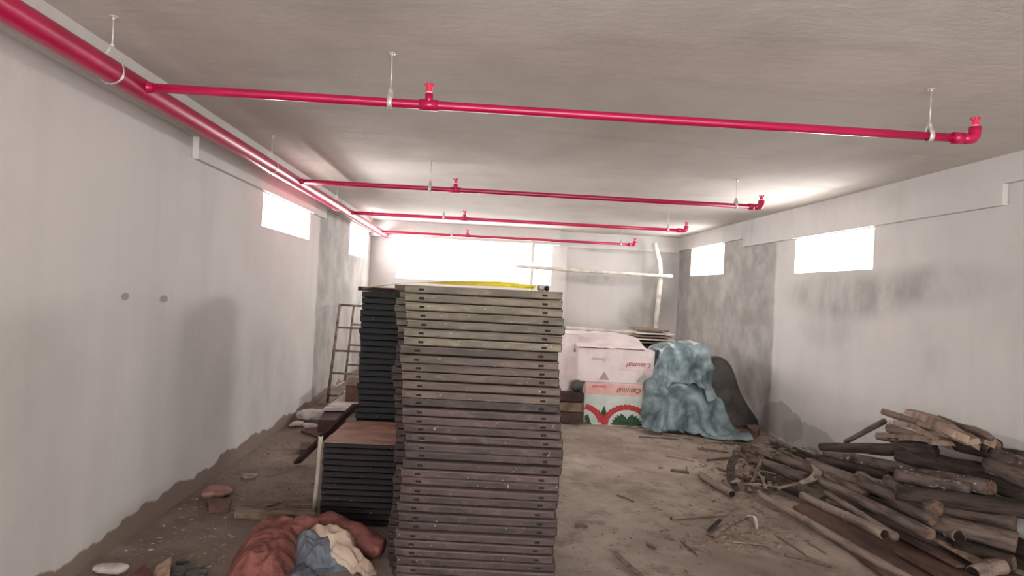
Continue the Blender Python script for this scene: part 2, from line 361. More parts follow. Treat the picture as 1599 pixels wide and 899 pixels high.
def rod_hanger(x, y, r, label, pear):
    t = thing('pipe_hanger', label, 'pipe hanger', (x, y, ZC), 0, 'hangers carrying the crimson pipes')
    bm = bmesh.new(); tube(bm, [(x, y, ZC), (x, y, ZC-.006)], .018, 12); tube(bm, [(x, y, ZC-.006), (x, y, ZC-.016)], .009, 6)
    pobj('ceiling_anchor', bm, m_zinc, t)
    bm = bmesh.new(); tube(bm, [(x, y, ZC-.01), (x, y, ZP+r+(.055 if pear else .04))], .0038, 6); pobj('threaded_rod', bm, m_zinc, t)
    bm = bmesh.new(); n = 28; ring = []
    zt = ZP+r+(.06 if pear else .042)
    for k in range(n):
        a = 2*P*k/n; cx_, cz_ = math.sin(a)*(r+.004), -math.cos(a)*(r+.004)
        if cz_ > 0: cx_ *= max(0, 1-(cz_/(r+.004))**1.6*.72); cz_ = cz_/(r+.004)*(zt-ZP)
        ring.append((cx_, cz_))
    hw = .006 if pear else .012; vs = []
    for (cx_, cz_) in ring:
        k = 1+.0025/max(math.hypot(cx_, cz_), .01)
        vs.append([bm.verts.new((x+(q*k if s2 else q), y, 0)) for q, s2 in ((0, 0),)*0] or
                  [bm.verts.new(p) for p in ((x+dx, y+dy, ZP+cz_*kk) if pear else (x+dx, y+dy, ZP+cz_*kk)
                   for dx, dy, kk in ((cx_, -hw, 1), (cx_, hw, 1), (cx_*k, hw, k), (cx_*k, -hw, k)))])
    for i in range(n):
        p_, q_ = vs[i], vs[(i+1) % n]
        for k in range(4): bm.faces.new((p_[k], p_[(k+1) % 4], q_[(k+1) % 4], q_[k]))
    if not pear:
        tube(bm, [(x, y, zt-.03), (x, y, zt+.002)], .010, 10)
    cl = pobj('pipe_clamp', bm, m_zinc, t)
    if not pear:   # the rod clamp closes along the branch pipe: turn the loop across it
        cl.rotation_euler = (0, 0, P/2)
    bm = bmesh.new(); tube(bm, [(x, y, zt-.004), (x, y, zt+.008)], .008, 6); pobj('lock_nut', bm, m_zinc, t)
    return t
for y, lab in ((3.02, 'pear-shaped steel hanger looped round the thick crimson main nearest the camera'), (5.3, 'steel loop hanger on the crimson main between first and second branches'),
               (7.75, 'steel loop hanger on the crimson main just before the third branch'), (10.3, 'steel loop hanger on the crimson main just before the farthest branch')):
    rod_hanger(XM, y, .051, lab, True)
names = ['nearest', 'second', 'third', 'farthest']
for (y, xe, xs), nm in zip(BR, names):
    rod_hanger(-.46, y, .021, 'thin rod hanger left of the middle outlet on the %s crimson branch pipe' % nm, False)
    rod_hanger(xe-.22, y, .021, 'thin rod hanger beside the end elbow of the %s crimson branch pipe' % nm, False)

# ---------------------------------------------------------------- stacked formwork panels
def panel_meshes(w_, d_, t_, slots=True):
    """deck sheet, folded edge frame with real slots, origin at the middle of the underside"""
    deck = bmesh.new(); box(deck, -w_/2+.003, w_/2-.003, -d_/2+.003, d_/2-.003, t_-.0045, t_-.001)
    fr = bmesh.new(); h0, h1 = .0015, t_-.0045; y0 = -d_/2; r = .0035
    sx, hw = w_*.385, .0108
    xs = [-w_/2+.006, -sx-hw, -sx+hw, sx-hw, sx+hw, w_/2-.006] if slots else [-w_/2+.006, w_/2-.006]
    prof = [(y0+.022, h0), (y0+.012, h0+.0022), (y0+.003, h0+.0032), (y0, h0+.0062), (y0, t_*.36), (y0, t_*.62), (y0, h1-r), (y0+.0015, h1-.001), (y0+.006, h1+.0015)]
    def side(M_, xs_, sl):
        G = [[fr.verts.new(M_ @ Vector((x, p[0]+(.004 if i in (0, len(xs_)-1) and 2 <= k <= 6 else 0), p[1]))) for k, p in enumerate(prof)] for i, x in enumerate(xs_)]
        for i in range(len(xs_)-1):
            for k in range(len(prof)-1):
                if sl and i in (1, 3) and k == 4: continue
                fr.faces.new((G[i][k], G[i+1][k], G[i+1][k+1], G[i][k+1]))
            if sl and i in (1, 3):       # the depth of the slot
                a, b, c_, d2 = G[i][4], G[i+1][4], G[i+1][5], G[i][5]
                q = [fr.verts.new(z.co + (M_.to_3x3() @ Vector((0, .006, 0)))) for z in (a, b, c_, d2)]
                for m_ in range(4):
                    s_ = (a, b, c_, d2); fr.faces.new((s_[m_], s_[(m_+1) % 4], q[(m_+1) % 4], q[m_]))
                f = fr.faces.new(q); f.material_index = 1
    I = Matrix.Identity(4)
    side(I, xs, slots); side(Matrix.Rotation(P, 4, 'Z'), xs, slots)
    dx = (w_-d_)/2
    for a in (P/2, -P/2):
        R_ = Matrix.Rotation(a, 4, 'Z'); ln = d_/2-.006
        T = R_ @ Matrix.Translation((0, (d_-w_)/2, 0)); side(T, [-ln, ln], False)
    return deck, fr
def mk(name, bm, mats, smooth=False):
    me = bpy.data.meshes.new(name); bmesh.ops.recalc_face_normals(bm, faces=bm.faces[:]); bm.to_mesh(me); bm.free()
    for m in mats: me.materials.append(m)
    return me
ORD = ['topmost', 'second', 'third', 'fourth', 'fifth', 'sixth', 'seventh', 'eighth', 'ninth', 'tenth', 'eleventh', 'twelfth', 'thirteenth', 'fourteenth', 'fifteenth', 'sixteenth', 'seventeenth', 'eighteenth', 'nineteenth', 'twentieth',
       'twenty-first', 'twenty-second', 'twenty-third', 'twenty-fourth', 'twenty-fifth', 'twenty-sixth', 'twenty-seventh', 'twenty-eighth', 'twenty-ninth', 'thirtieth', 'thirty-first', 'thirty-second', 'thirty-third', 'thirty-fourth', 'thirty-fifth', 'thirty-sixth', 'thirty-seventh', 'thirty-eighth', 'thirty-ninth', 'fortieth', 'forty-first', 'forty-second', 'forty-third']
def ordn(k): return 'topmost one' if k == 0 else ORD[k]+' from the top'
def stack(w_, d_, t_, top, n, place, matf, labf, group, slots=True, topdeck=None):
    dk, fr = panel_meshes(w_, d_, t_, slots); cache = {}
    dk0 = mk('deck_sheet', dk, [m_pan_brown]); fr0 = mk('edge_frame', fr, [m_pan_brown, m_inner])
    for k in range(n):
        m = matf(k)
        if m.name not in cache:
            a, b = dk0.copy(), fr0.copy(); a.materials[0] = m; b.materials[0] = m; cache[m.name] = (a, b)
        x, y, rz = place(k); z = top-(k+1)*t_
        t = thing('formwork_panel', labf(k), 'formwork panel', (x, y, z), rz, group)
        a, b = cache[m.name]
        if k == 0 and topdeck: a = a.copy(); a.materials[0] = topdeck
        for nm, me in (('deck_sheet', a), ('edge_frame', b)):
            o = bpy.data.objects.new(nm, me); C.objects.link(o); o.parent = t
rr = random.Random(3)
W1, T1, Y1, D1 = .655, .0357, 2.75, .68
lefts = [(443, 638), (457, 637.5), (472, 640), (487, 640), (500, 639), (515, 636), (530, 635), (545, 629), (560, 631), (600, 632), (650, 634), (690, 636), (707, 635), (720, 632), (738, 631.5), (770, 629), (800, 626), (850, 622.5), (900, 623), (1020, 622)]
def lerp_list(L, v):
    for (a, b), (c_, d) in zip(L, L[1:]):
        if a <= v <= c_: return b+(d-b)*(v-a)/(c_-a)
    return L[-1][1] if v > L[-1][0] else L[0][1]
def place1(k):
    py = 443+k*13.6; xl = at(lerp_list(lefts, py), py+6, 1, Y1).x
    return xl+W1/2+rr.uniform(-.005, .005), Y1+D1/2-.01+rr.uniform(-.012, .014), math.radians(-3.6+rr.uniform(-.5, .5))
stack(W1, D1, T1, 1.507, 42, place1, lambda k: m_pan_grey if k < 7 else m_pan_mid if k < 13 else m_pan_brown,
      lambda k: ('%s steel formwork panel in the tall front stack, %s' % ('olive grey' if k < 7 else 'grey-brown' if k < 13 else 'dusty brown', ordn(k))), 'panels of the tall front stack')
lefts2 = [(443, 619), (455, 622), (468, 616), (480, 617), (495, 621), (520, 622), (545, 618), (560, 616), (570, 613), (585, 612), (595, 616), (640, 618), (690, 617), (740, 616), (790, 612), (820, 604), (850, 607), (880, 611), (920, 611)]
Y2, D2 = 3.50, .66
def place2(k):
    py = 443+k*10.7; xl = at(lerp_list(lefts2, py), py+5, 1, Y2).x
    return xl+W1/2+rr.uniform(-.008, .008), Y2+D2/2+rr.uniform(-.005, .005), math.radians(-1.0+rr.uniform(-.4, .4))
stack(W1, D2, T1, 1.507, 42, place2, lambda k: m_pan_grey if k < 7 else m_pan_brown,
      lambda k: 'brown formwork panel showing only its left end behind the front stack, '+ordn(k), 'panels of the stack hidden behind the front stack')
# tall dark stack behind
lefts3 = [(445, 566), (470, 564), (500, 562), (530, 561), (560, 560), (600, 558), (640, 555), (760, 555)]
def place3(k):
    py = 447+k*9.5; xl = at(lerp_list(lefts3, py), py+4, 1, 5.05).x
    return xl+.32+rr.uniform(-.010, .010), 5.05+.34, math.radians(rr.uniform(-.4, .4))
stack(.64, .68, .0452, 1.4455, 32, place3, lambda k: m_pan_dark, lambda k: 'dark blue-grey formwork panel in the tall black stack behind, '+ordn(k), 'panels of the tall dark stack', slots=False)
# low stack with a plywood top
lowx = at(505, 692, 1, 4.20).x
def place4(k): return lowx+.33+rr.uniform(-.004, .004), 4.20+.355, math.radians(-1.2)
stack(.66, .70, .0368, .985-.47+.0, 14, place4, lambda k: m_pan_plum, lambda k: ('dark formwork panel with red-brown plywood face on top of the low stack' if k == 0 else 'dark plum-coloured formwork panel in the low stack, '+ordn(k)), 'panels of the low dark stack', slots=False, topdeck=m_ply)

# tape measure lying across the stacks
tz = 1.507
p_case = at(848, 446, 1, 3.05); p_case.z = tz
t = thing('tape_measure', 'grey tape measure on top of the tall stack with its yellow blade drawn out', 'tape measure', p_case)
bm = bmesh.new(); slab_rot(bm, p_case+Vector((-.008, 0, .014)), .034, .036, .028); pobj('case', bev(bm, .005, 2), m_tapebody, t)
bm = bmesh.new(); slab_rot(bm, p_case+Vector((.017, -.002, .013)), .018, .038, .025); pobj('grip', bev(bm, .004, 2), m_tapedark, t)
def ribbon(bm, pts, wd, th=.0008):
    pts = [Vector(p) for p in pts]; prev = None
    for i, p in enumerate(pts):
        d = (pts[min(i+1, len(pts)-1)]-pts[max(i-1, 0)]).normalized(); s = d.cross(Vector((0, 0, 1))).normalized()
        s = (s*math.cos(wd[i][1]) + s.cross(d)*math.sin(wd[i][1]))*wd[i][0]/2; nrm = s.cross(d).normalized()*th
        cur = [bm.verts.new(q) for q in (p-s, p+s, p+s+nrm, p-s+nrm)]
        if prev:
            for k in range(4): bm.faces.new((prev[k], prev[(k+1) % 4], cur[(k+1) % 4], cur[k]))
        else: bm.faces.new(cur)
        prev = cur
    bm.faces.new(prev)
blade = [(836, 449, 3.05, .6), (815, 447, 3.07, .9), (795, 444.5, 3.10, 1.1), (770, 443, 3.14, 1.2), (745, 442.5, 3.2, 1.1), (715, 441.8, 3.3, .9), (690, 441.5, 3.42, .6), (665, 441.2, 3.55, .3), (634, 441.5, 3.9, .1), (600, 445.5, 4.5, .0), (568, 450, 5.12, .0)]
pts = []; wd = []
for (px, py, yy, tw) in blade:
    p = at(px, py, 1, yy); p.z = max(p.z, (1.4455+.012) if yy > 4.3 else tz+.012); pts.append(p); wd.append((.024, tw))
bm = bmesh.new(); ribbon(bm, pts, wd); pobj('blade', bm, m_yellow, t)
# board lying on top of the dark stack
p = at(605, 443, 1, 5.3)
bm = bmesh.new(); slab_rot(bm, (p.x, 5.42, 1.4455+.018), .44, .40, .030, (0, .0, .05))
tag(obj('scrap_board', bev(bm, .003), m_darkwood), 'dark board offcut lying on top of the tall dark stack', 'board')

# ---------------------------------------------------------------- timber and tube leaning on the low stack
def pole(name, pts, rad, mat, label, cat, group=None, seg=10, jit=.0, ends=None, flat=1.0, cutmat=None, nodes=()):
    pts = [Vector(p) for p in pts]; n = 12; P_ = []
    L = [0]
    for a, b in zip(pts, pts[1:]): L.append(L[-1]+(b-a).length)
    for i in range(n+1):
        s = L[-1]*i/n
        for k in range(len(pts)-1):
            if s <= L[k+1]+1e-6: P_.append(pts[k].lerp(pts[k+1], (s-L[k])/max(L[k+1]-L[k], 1e-6))); break
    sd = random.random()*50
    if jit: P_ = [p+Vector((noise.noise(Vector((i*.35, sd, 0))), noise.noise(Vector((i*.35, sd, 5))), noise.noise(Vector((i*.35, sd, 9)))))*rad[0]*jit*1.6 for i, p in enumerate(P_)]
    R_ = [rad[0]+(rad[1]-rad[0])*i/n for i in range(n+1)]
    bm = bmesh.new()
    rings = tube(bm, P_, R_, seg, jit, sd, flat=flat)
    for u in nodes:                                  # the swollen joints of a cane
        i = int(u*n); a = P_[i]; d = (P_[min(i+1, n)]-P_[i-1]).normalized()
        tube(bm, [a-d*.012, a-d*.004, a+d*.004, a+d*.012], [R_[i]*1.0, R_[i]*1.13, R_[i]*1.13, R_[i]*1.0], seg, flat=flat)
    org = P_[0].copy(); o = obj(name, bm, mat, None, True)
    q_ = (P_[-1]-P_[0]).to_track_quat('Z', 'Y'); IM = q_.to_matrix().to_4x4().inverted() @ Matrix.Translation(-org)   # local Z runs along the stem
    o.data.transform(IM); o.location = org; o.rotation_mode = 'QUATERNION'; o.rotation_quaternion = q_
    if cutmat:
        for e, (a, b, r) in enumerate(((P_[0], P_[1], R_[0]), (P_[-1], P_[-2], R_[-1]))):
            if ends is not None and e not in ends: continue
            d = (a-b).normalized(); q = bmesh.new(); tube(q, [a-d*.002, a+d*.0025], [r*.86, r*.84], seg, jit*.5, sd, flat=flat)
            c_ = obj('cut_end', q, cutmat, o); c_.data.transform(IM)
    tag(o, label, cat, group); return o
def G(px, py, z=0):                                  # a point standing z above the floor
    p = at(px, py, 2, z)
    for _ in range(3): p = at(px, py, 2, gz(p.x, p.y)+z)
    return p
a = G(491, 797, .004); b = at(501, 680, 1, 4.17)
pole('conduit_length', [a+Vector((0, -.02, 0)), (a+b)/2+Vector((.006, -.02, 0)), b], (.0135, .0135), m_palepvc, 'off-white plastic tube standing against the left corner of the low stack', 'tube', cutmat=m_hollow)
a = G(464, 722, .02); b = at(556, 632, 1, 5.02)
bm = bmesh.new(); d = (b-a); x_ = d.cross(Vector((0, 0, 1))).normalized()*.032; z_ = x_.cross(d).normalized()*.010
v = [bm.verts.new(p) for q in (a, b) for p in (q-x_-z_, q+x_-z_, q+x_+z_, q-x_+z_)]
for f in ((0, 1, 2, 3), (7, 6, 5, 4), (0, 4, 5, 1), (1, 5, 6, 2), (2, 6, 7, 3), (3, 7, 4, 0)): bm.faces.new([v[i] for i in f])
tag(obj('leaning_plank', bm, m_darkwood), 'dark plank sloping up from the left floor against the tall dark stack', 'plank')

# scaffold frame behind the dark stack
FYa, FYb = 8.45, 9.3
t = thing('scaffold_frame', 'narrow steel ladder frame standing by the left wall behind the dark stack', 'ladder frame', G(511, 626))
def tb(name, pts, r, mat=m_frame): bm = bmesh.new(); tube(bm, pts, r, 8); return pobj(name, bm, mat, t)
pa, pb = G(511, 628, .002), at(531, 475, 1, FYa); tb('post', [pa, pb], .018)
qa, qb = at(538, 604, 1, FYb), at(553, 477, 1, FYb); qa2 = qa-(qb-qa)*.0; qa2.z = .16; tb('post', [qa2, qb], .016)
ra, rb = pa+Vector((.75, 0, 0)), pb+Vector((.75, 0, 0)); tb('post', [ra, rb], .018)
sa, sb = qa2+Vector((.7, 0, 0)), qb+Vector((.7, 0, 0)); tb('post', [sa, sb], .016)
for py in (476, 511, 547, 582, 617):
    u = (py-628)/(475-628); c0 = pa.lerp(pb, u); c1 = ra.lerp(rb, u); tb('rung', [c0, c1], .013)
for u in (.22, .48, .75): tb('rung', [qa2.lerp(qb, u), sa.lerp(sb, u)], .012)
tb('side_rail', [pb, qb], .012); tb('side_rail', [pa.lerp(pb, .12), qa2], .012)

# ---------------------------------------------------------------- bits along the left wall
def slab(name, quad, th, mat, label, cat, lift=0, group=None):
    """a board given by its four ground corners (picture points) and the height of its underside"""
    bm = bmesh.new(); lo = []; hi = []
    for q in quad:
        z = q[2] if len(q) > 2 else lift
        p = G(q[0], q[1], z+th); hi.append(bm.verts.new(p)); lo.append(bm.verts.new(p-Vector((0, 0, th))))
    bm.faces.new(hi); bm.faces.new(lo[::-1]); n = len(quad)
    for i in range(n): bm.faces.new((lo[i], lo[(i+1) % n], hi[(i+1) % n], hi[i]))
    return tag(obj(name, bm, mat), label, cat, group)
slab('timber_offcut', [(368, 790), (492, 795), (492, 806), (366, 799)], .04, m_oldwood, 'flat grey-brown plank end lying beside the foot of the white tube', 'plank', .003)
slab('timber_offcut', [(446, 776), (494, 778), (494, 789), (446, 787)], .035, m_oldwood, 'short timber piece lying just behind the flat plank end by the low stack', 'plank', .003)
slab('timber_offcut', [(322, 777), (362, 778), (358, 789), (326, 790)], .045, m_brick, 'short dark brown wood block beside the pink scrap by the left wall', 'wood block', .003)
slab('timber_offcut', [(470, 690), (486, 690), (482, 701), (468, 701)], .05, m_darkwood, 'small dark wood cube on the floor left of the sloping plank', 'wood block', .003)
slab('thin_board', [(362, 793), (410, 781), (440, 783), (400, 795)], .006, m_oldwood, 'thin warped board on the dirt between block and plank end', 'board', .004)
slab('foam_board', [(505, 637), (542, 612), (566, 612), (566, 637)], .03, m_whitesheet, 'white sheet lying on the pile at the foot of the ladder frame', 'sheet', .16)
slab('foam_board', [(536, 612), (548, 602), (568, 602), (566, 612)], .03, m_whitesheet, 'small white sheet farther back on the pile behind the ladder frame', 'sheet', .16)
slab('crate', [(497, 655), (509, 640), (566, 640), (556, 657)], .14, m_darkwood, 'dark low crate under the white sheets behind the low stack', 'crate', .004)
slab('timber_beam', [(506, 638), (540, 606), (545, 609), (514, 641)], .10, m_oldwood, 'long timber lying against the left wall beside the white sheets', 'timber', .05)
slab('brick_block', [(540, 601), (545, 590), (566, 590), (566, 602)], .20, m_brick, 'red-brown brick-coloured box behind the ladder frame', 'box', .17)
slab('scrap_board', [(478, 660), (496, 646), (530, 650), (512, 668)], .02, m_board, 'brown board on the floor in front of the dark crate', 'board', .01)
slab('scrap_board', [(470, 672), (500, 665), (512, 672), (498, 682)], .015, m_board, 'reddish brown scrap board next to the crumpled white wrapper', 'board', .006)

def blob(name, c, s, mat, label, cat, sq=2.6, amp=.12, fr=2.2, seed=0, sub=5, rid=.5, floor=True, group=None, rotz=0, sharp=False, facets=0):
    """a rounded, creased lump; c is the middle of its underside"""
    bm = bmesh.new(); bmesh.ops.create_icosphere(bm, subdivisions=sub, radius=1)
    R_ = Matrix.Rotation(rotz, 3, 'Z'); rf = random.Random(int(seed*10)); PLN = []
    for _ in range(facets):                          # taut facets of a sheet pulled over something
        z = rf.uniform(-.9, 1); a = rf.uniform(0, 2*P); PLN.append((Vector((math.cos(a)*math.sqrt(1-z*z), math.sin(a)*math.sqrt(1-z*z), z)), rf.uniform(.80, .98)))
    for v in bm.verts:
        n = v.co.normalized(); k = (abs(n.x)**sq+abs(n.y)**sq+abs(n.z)**sq)**(-1/sq)
        for (pn, pd) in PLN:
            dt = n.dot(pn)
            if dt > .05: k = min(k, pd/dt)
        q = Vector((n.x*s[0], n.y*s[1], n.z*s[2]))*k
        w_ = q*fr*2+Vector((seed*3.7, seed*1.3, seed))
        r1 = noise.noise(w_*.5); r2 = 1-abs(noise.noise(w_*1.1))*2.2; r3 = 1-abs(noise.noise(w_*2.6))*2.2
        q *= 1+amp*(r1*1.2+rid*(r2*.7+r3*.32))
        q.z = max(q.z+s[2], 0.0)
        v.co = R_ @ q
    o = obj(name, bm, mat, None, not sharp); o.location = c; return tag(o, label, cat, group)
blob('plastic_scrap', G(340, 772, 0), (.085, .10, .022), m_pinkpaper, 'dusty pink plastic scrap on the dirt by the left wall', 'scrap', amp=.4, fr=9, sub=4, seed=2)
blob('plastic_wrapper', G(462, 665, 0), (.07, .09, .022), m_whitesheet, 'crumpled white wrapper on the floor by the left wall', 'wrapper', amp=.5, fr=9, sub=4, seed=3)
blob('plastic_wrapper', G(484, 667, 0), (.09, .07, .016), m_whitesheet, 'flattened whitish wrapper right of the crumpled one', 'wrapper', amp=.5, fr=9, sub=4, seed=5)
blob('cement_bag', G(490, 655, 0), (.14, .10, .055), m_whitesheet, 'torn white-edged bag on the floor before the dark crate', 'bag', amp=.5, fr=6, sub=4, seed=8)
blob('rubble_lump', G(390, 745, 0), (.05, .05, .012), m_stone, 'flat cement lump on the dirt midway along the left side', 'rubble', amp=.4, fr=8, sub=3, seed=9)

# ---------------------------------------------------------------- cloth heap bottom left
def heightfield(name, poly, hfun, mat, label, cat, n=120, lift=.004, skirt=None):
    """cloth spread on the ground inside a ragged outline: poly = ground corners, hfun(x,y,edge)->height"""
    P2 = [G(*q) for q in poly]; xs = [p.x for p in P2]; ys = [p.y for p in P2]
    x0, x1, y0, y1 = min(xs), max(xs), min(ys), max(ys)
    def base(x, y):
        if skirt is None: return 0
        w_ = [(1/((p.x-x)**2+(p.y-y)**2+1e-4), q[2]) for p, q in zip(P2, poly)]; return sum(a*b for a, b in w_)/sum(a for a, b in w_)
    def inside(x, y):
        c_ = False; j = len(P2)-1
        for i in range(len(P2)):
            if (P2[i].y > y) != (P2[j].y > y) and x < (P2[j].x-P2[i].x)*(y-P2[i].y)/(P2[j].y-P2[i].y)+P2[i].x: c_ = not c_
            j = i
        return c_
    def dist(x, y):
        b = 9; p = Vector((x, y))
        for i in range(len(P2)):
            a_ = Vector(P2[i-1][:2]); b_ = Vector(P2[i][:2]); ab = b_-a_; t_ = max(0, min(1, (p-a_).dot(ab)/max(ab.length_squared, 1e-9)))
            b = min(b, (p-a_-ab*t_).length)
        return b if inside(x, y) else -b
    bm = bmesh.new(); V = {}
    for j in range(n+1):
        for i in range(n+1):
            x = x0-.02+(x1-x0+.04)*i/n; y = y0-.02+(y1-y0+.04)*j/n; d = dist(x, y)
            if d > -.012: V[i, j] = (bm.verts.new((x, y, gz(x, y)+lift+base(x, y)+(hfun(x, y, max(d, 0)) if d > 0 else 0))), d)
    for j in range(n):
        for i in range(n):
            q = [V.get(k) for k in ((i, j), (i+1, j), (i+1, j+1), (i, j+1))]
            if all(q): bm.faces.new([k[0] for k in q])
    for e in [e for e in bm.edges if e.is_boundary]: pass
    bnd = [e for e in bm.edges if e.is_boundary]
    r = bmesh.ops.extrude_edge_only(bm, edges=bnd)
    for v in [v for v in r['geom'] if isinstance(v, bmesh.types.BMVert)]: v.co.z = gz(v.co.x, v.co.y)-.004 if skirt is None else v.co.z-skirt
    o = obj(name, bm, mat, None, True); return tag(o, label, cat)
def fold(x, y, f=9, s=0): return (1-abs(noise.noise(Vector((x*f, y*f*.7, s))))*2)
heightfield('red_netting', [(352, 915), (368, 870), (398, 838), (440, 836), (470, 828), (482, 850), (474, 880), (452, 920), (400, 935)],
            lambda x, y, d: min(1, d/.09)**.6*(.115+.03*fold(x, y, 7, 1)+.012*fold(x, y, 19, 4)), m_rednet, 'faded red netting crumpled in a heap at the bottom left', 'netting')
def roll_mesh(name, pts, rad, mat, label, cat, seed):
    n = 46; bm = bmesh.new(); P_ = []; R_ = []
    m = len(pts)-1
    for i in range(n+1):
        u = i/n*m; k = min(int(u), m-1); f = u-k
        p0, p1, p2, p3 = (Vector(pts[max(k-1, 0)]), Vector(pts[k]), Vector(pts[k+1]), Vector(pts[min(k+2, m)]))
        P_.append(.5*((2*p1)+(p2-p0)*f+(2*p0-5*p1+4*p2-p3)*f*f+(3*p1-p0-3*p2+p3)*f**3)); R_.append(rad[k]*(1-f)+rad[k+1]*f)
    tube(bm, P_, R_, 28, 0, seed, flat=.9)
    for v in bm.verts:
        q = v.co*7+Vector((seed, 0, 0)); k = .022*(1-abs(noise.noise(q))*2)+.009*(1-abs(noise.noise(q*3))*2)
        c_ = min(P_, key=lambda a: (a-v.co).length_squared); dd = (v.co-c_)
        if dd.length > 1e-5: v.co += dd.normalized()*k
        v.co.z = max(v.co.z, gz(v.co.x, v.co.y)+.002)
    return tag(obj(name, bm, mat, None, True), label, cat)
g_ = lambda px, py, z: G(px, py, z)
roll_mesh('red_netting', [g_(446, 850, .05), g_(470, 835, .07), g_(505, 826, .085), g_(545, 838, .075), g_(570, 848, .06), g_(597, 856, .045)], [.055, .085, .088, .072, .064, .03], m_rednet, 'thick roll of faded red netting curving in front of the low stack', 'netting', 3)
heightfield('cream_shirt', [(483, 830, .12), (500, 824, .15), (528, 826, .15), (548, 838, .13), (562, 860, .09), (578, 885, .03), (585, 893, .01), (574, 896, .01), (560, 880, .05), (556, 872, .06), (562, 888, .02), (552, 890, .02), (538, 874, .06), (520, 862, .09), (504, 846, .11)],
            lambda x, y, d: min(1, d/.03)**.5*(.030+.030*fold(x, y, 11, 2)), m_shirt, 'crumpled cream cloth thrown over the heap beside the red roll', 'cloth', skirt=.03)
heightfield('blue_sack', [(464, 842, .10), (490, 836, .12), (520, 850, .09), (548, 868, .05), (547, 880, .03), (512, 888, .02), (482, 893, .02), (460, 890, .03)],
            lambda x, y, d: min(1, d/.04)**.5*(.025+.034*fold(x, y, 12, 7)+.010*fold(x, y, 30, 2)), m_bluesack, 'blue-grey plastic sack crumpled under the cream cloth', 'sack', skirt=.06)
heightfield('blue_sack', [(392, 912), (400, 890), (430, 888), (452, 896), (480, 890), (500, 908), (470, 930), (410, 930)],
            lambda x, y, d: min(1, d/.04)**.5*(.04+.022*fold(x, y, 17, 5)), m_bluesack, 'grey-green plastic sack at the very bottom edge below the netting', 'sack')
slab('cardboard_scrap', [(193, 905), (226, 880), (234, 890), (240, 912)], .02, m_maroon, 'maroon card scrap at the bottom left edge of the floor', 'card scrap', .02)
slab('cardboard_scrap', [(236, 905, .01), (244, 884, .03), (268, 868, .07), (264, 912, .02)], .008, m_plank, 'pale card scrap standing up beside the maroon one', 'card scrap')
blob('plastic_wrapper', G(170, 893, 0), (.07, .05, .02), m_whitesheet, 'dusty white wrapper by the foot of the left wall', 'wrapper', amp=.5, fr=10, sub=3, seed=11)
for k, (px, py, s) in enumerate(((276, 897, .05), (298, 892, .045), (310, 900, .05), (286, 880, .03))):
    blob('black_plastic_scrap', G(px, py, 0), (s, s*.8, s*.35), m_darktarp, ['black plastic scrap touching the pale card scrap', 'black plastic scrap in the middle of the row right of the card', 'black plastic scrap nearest the red netting', 'small grey plastic scrap just above the black ones'][k], 'scrap', amp=.4, fr=11, sub=3, seed=20+k)

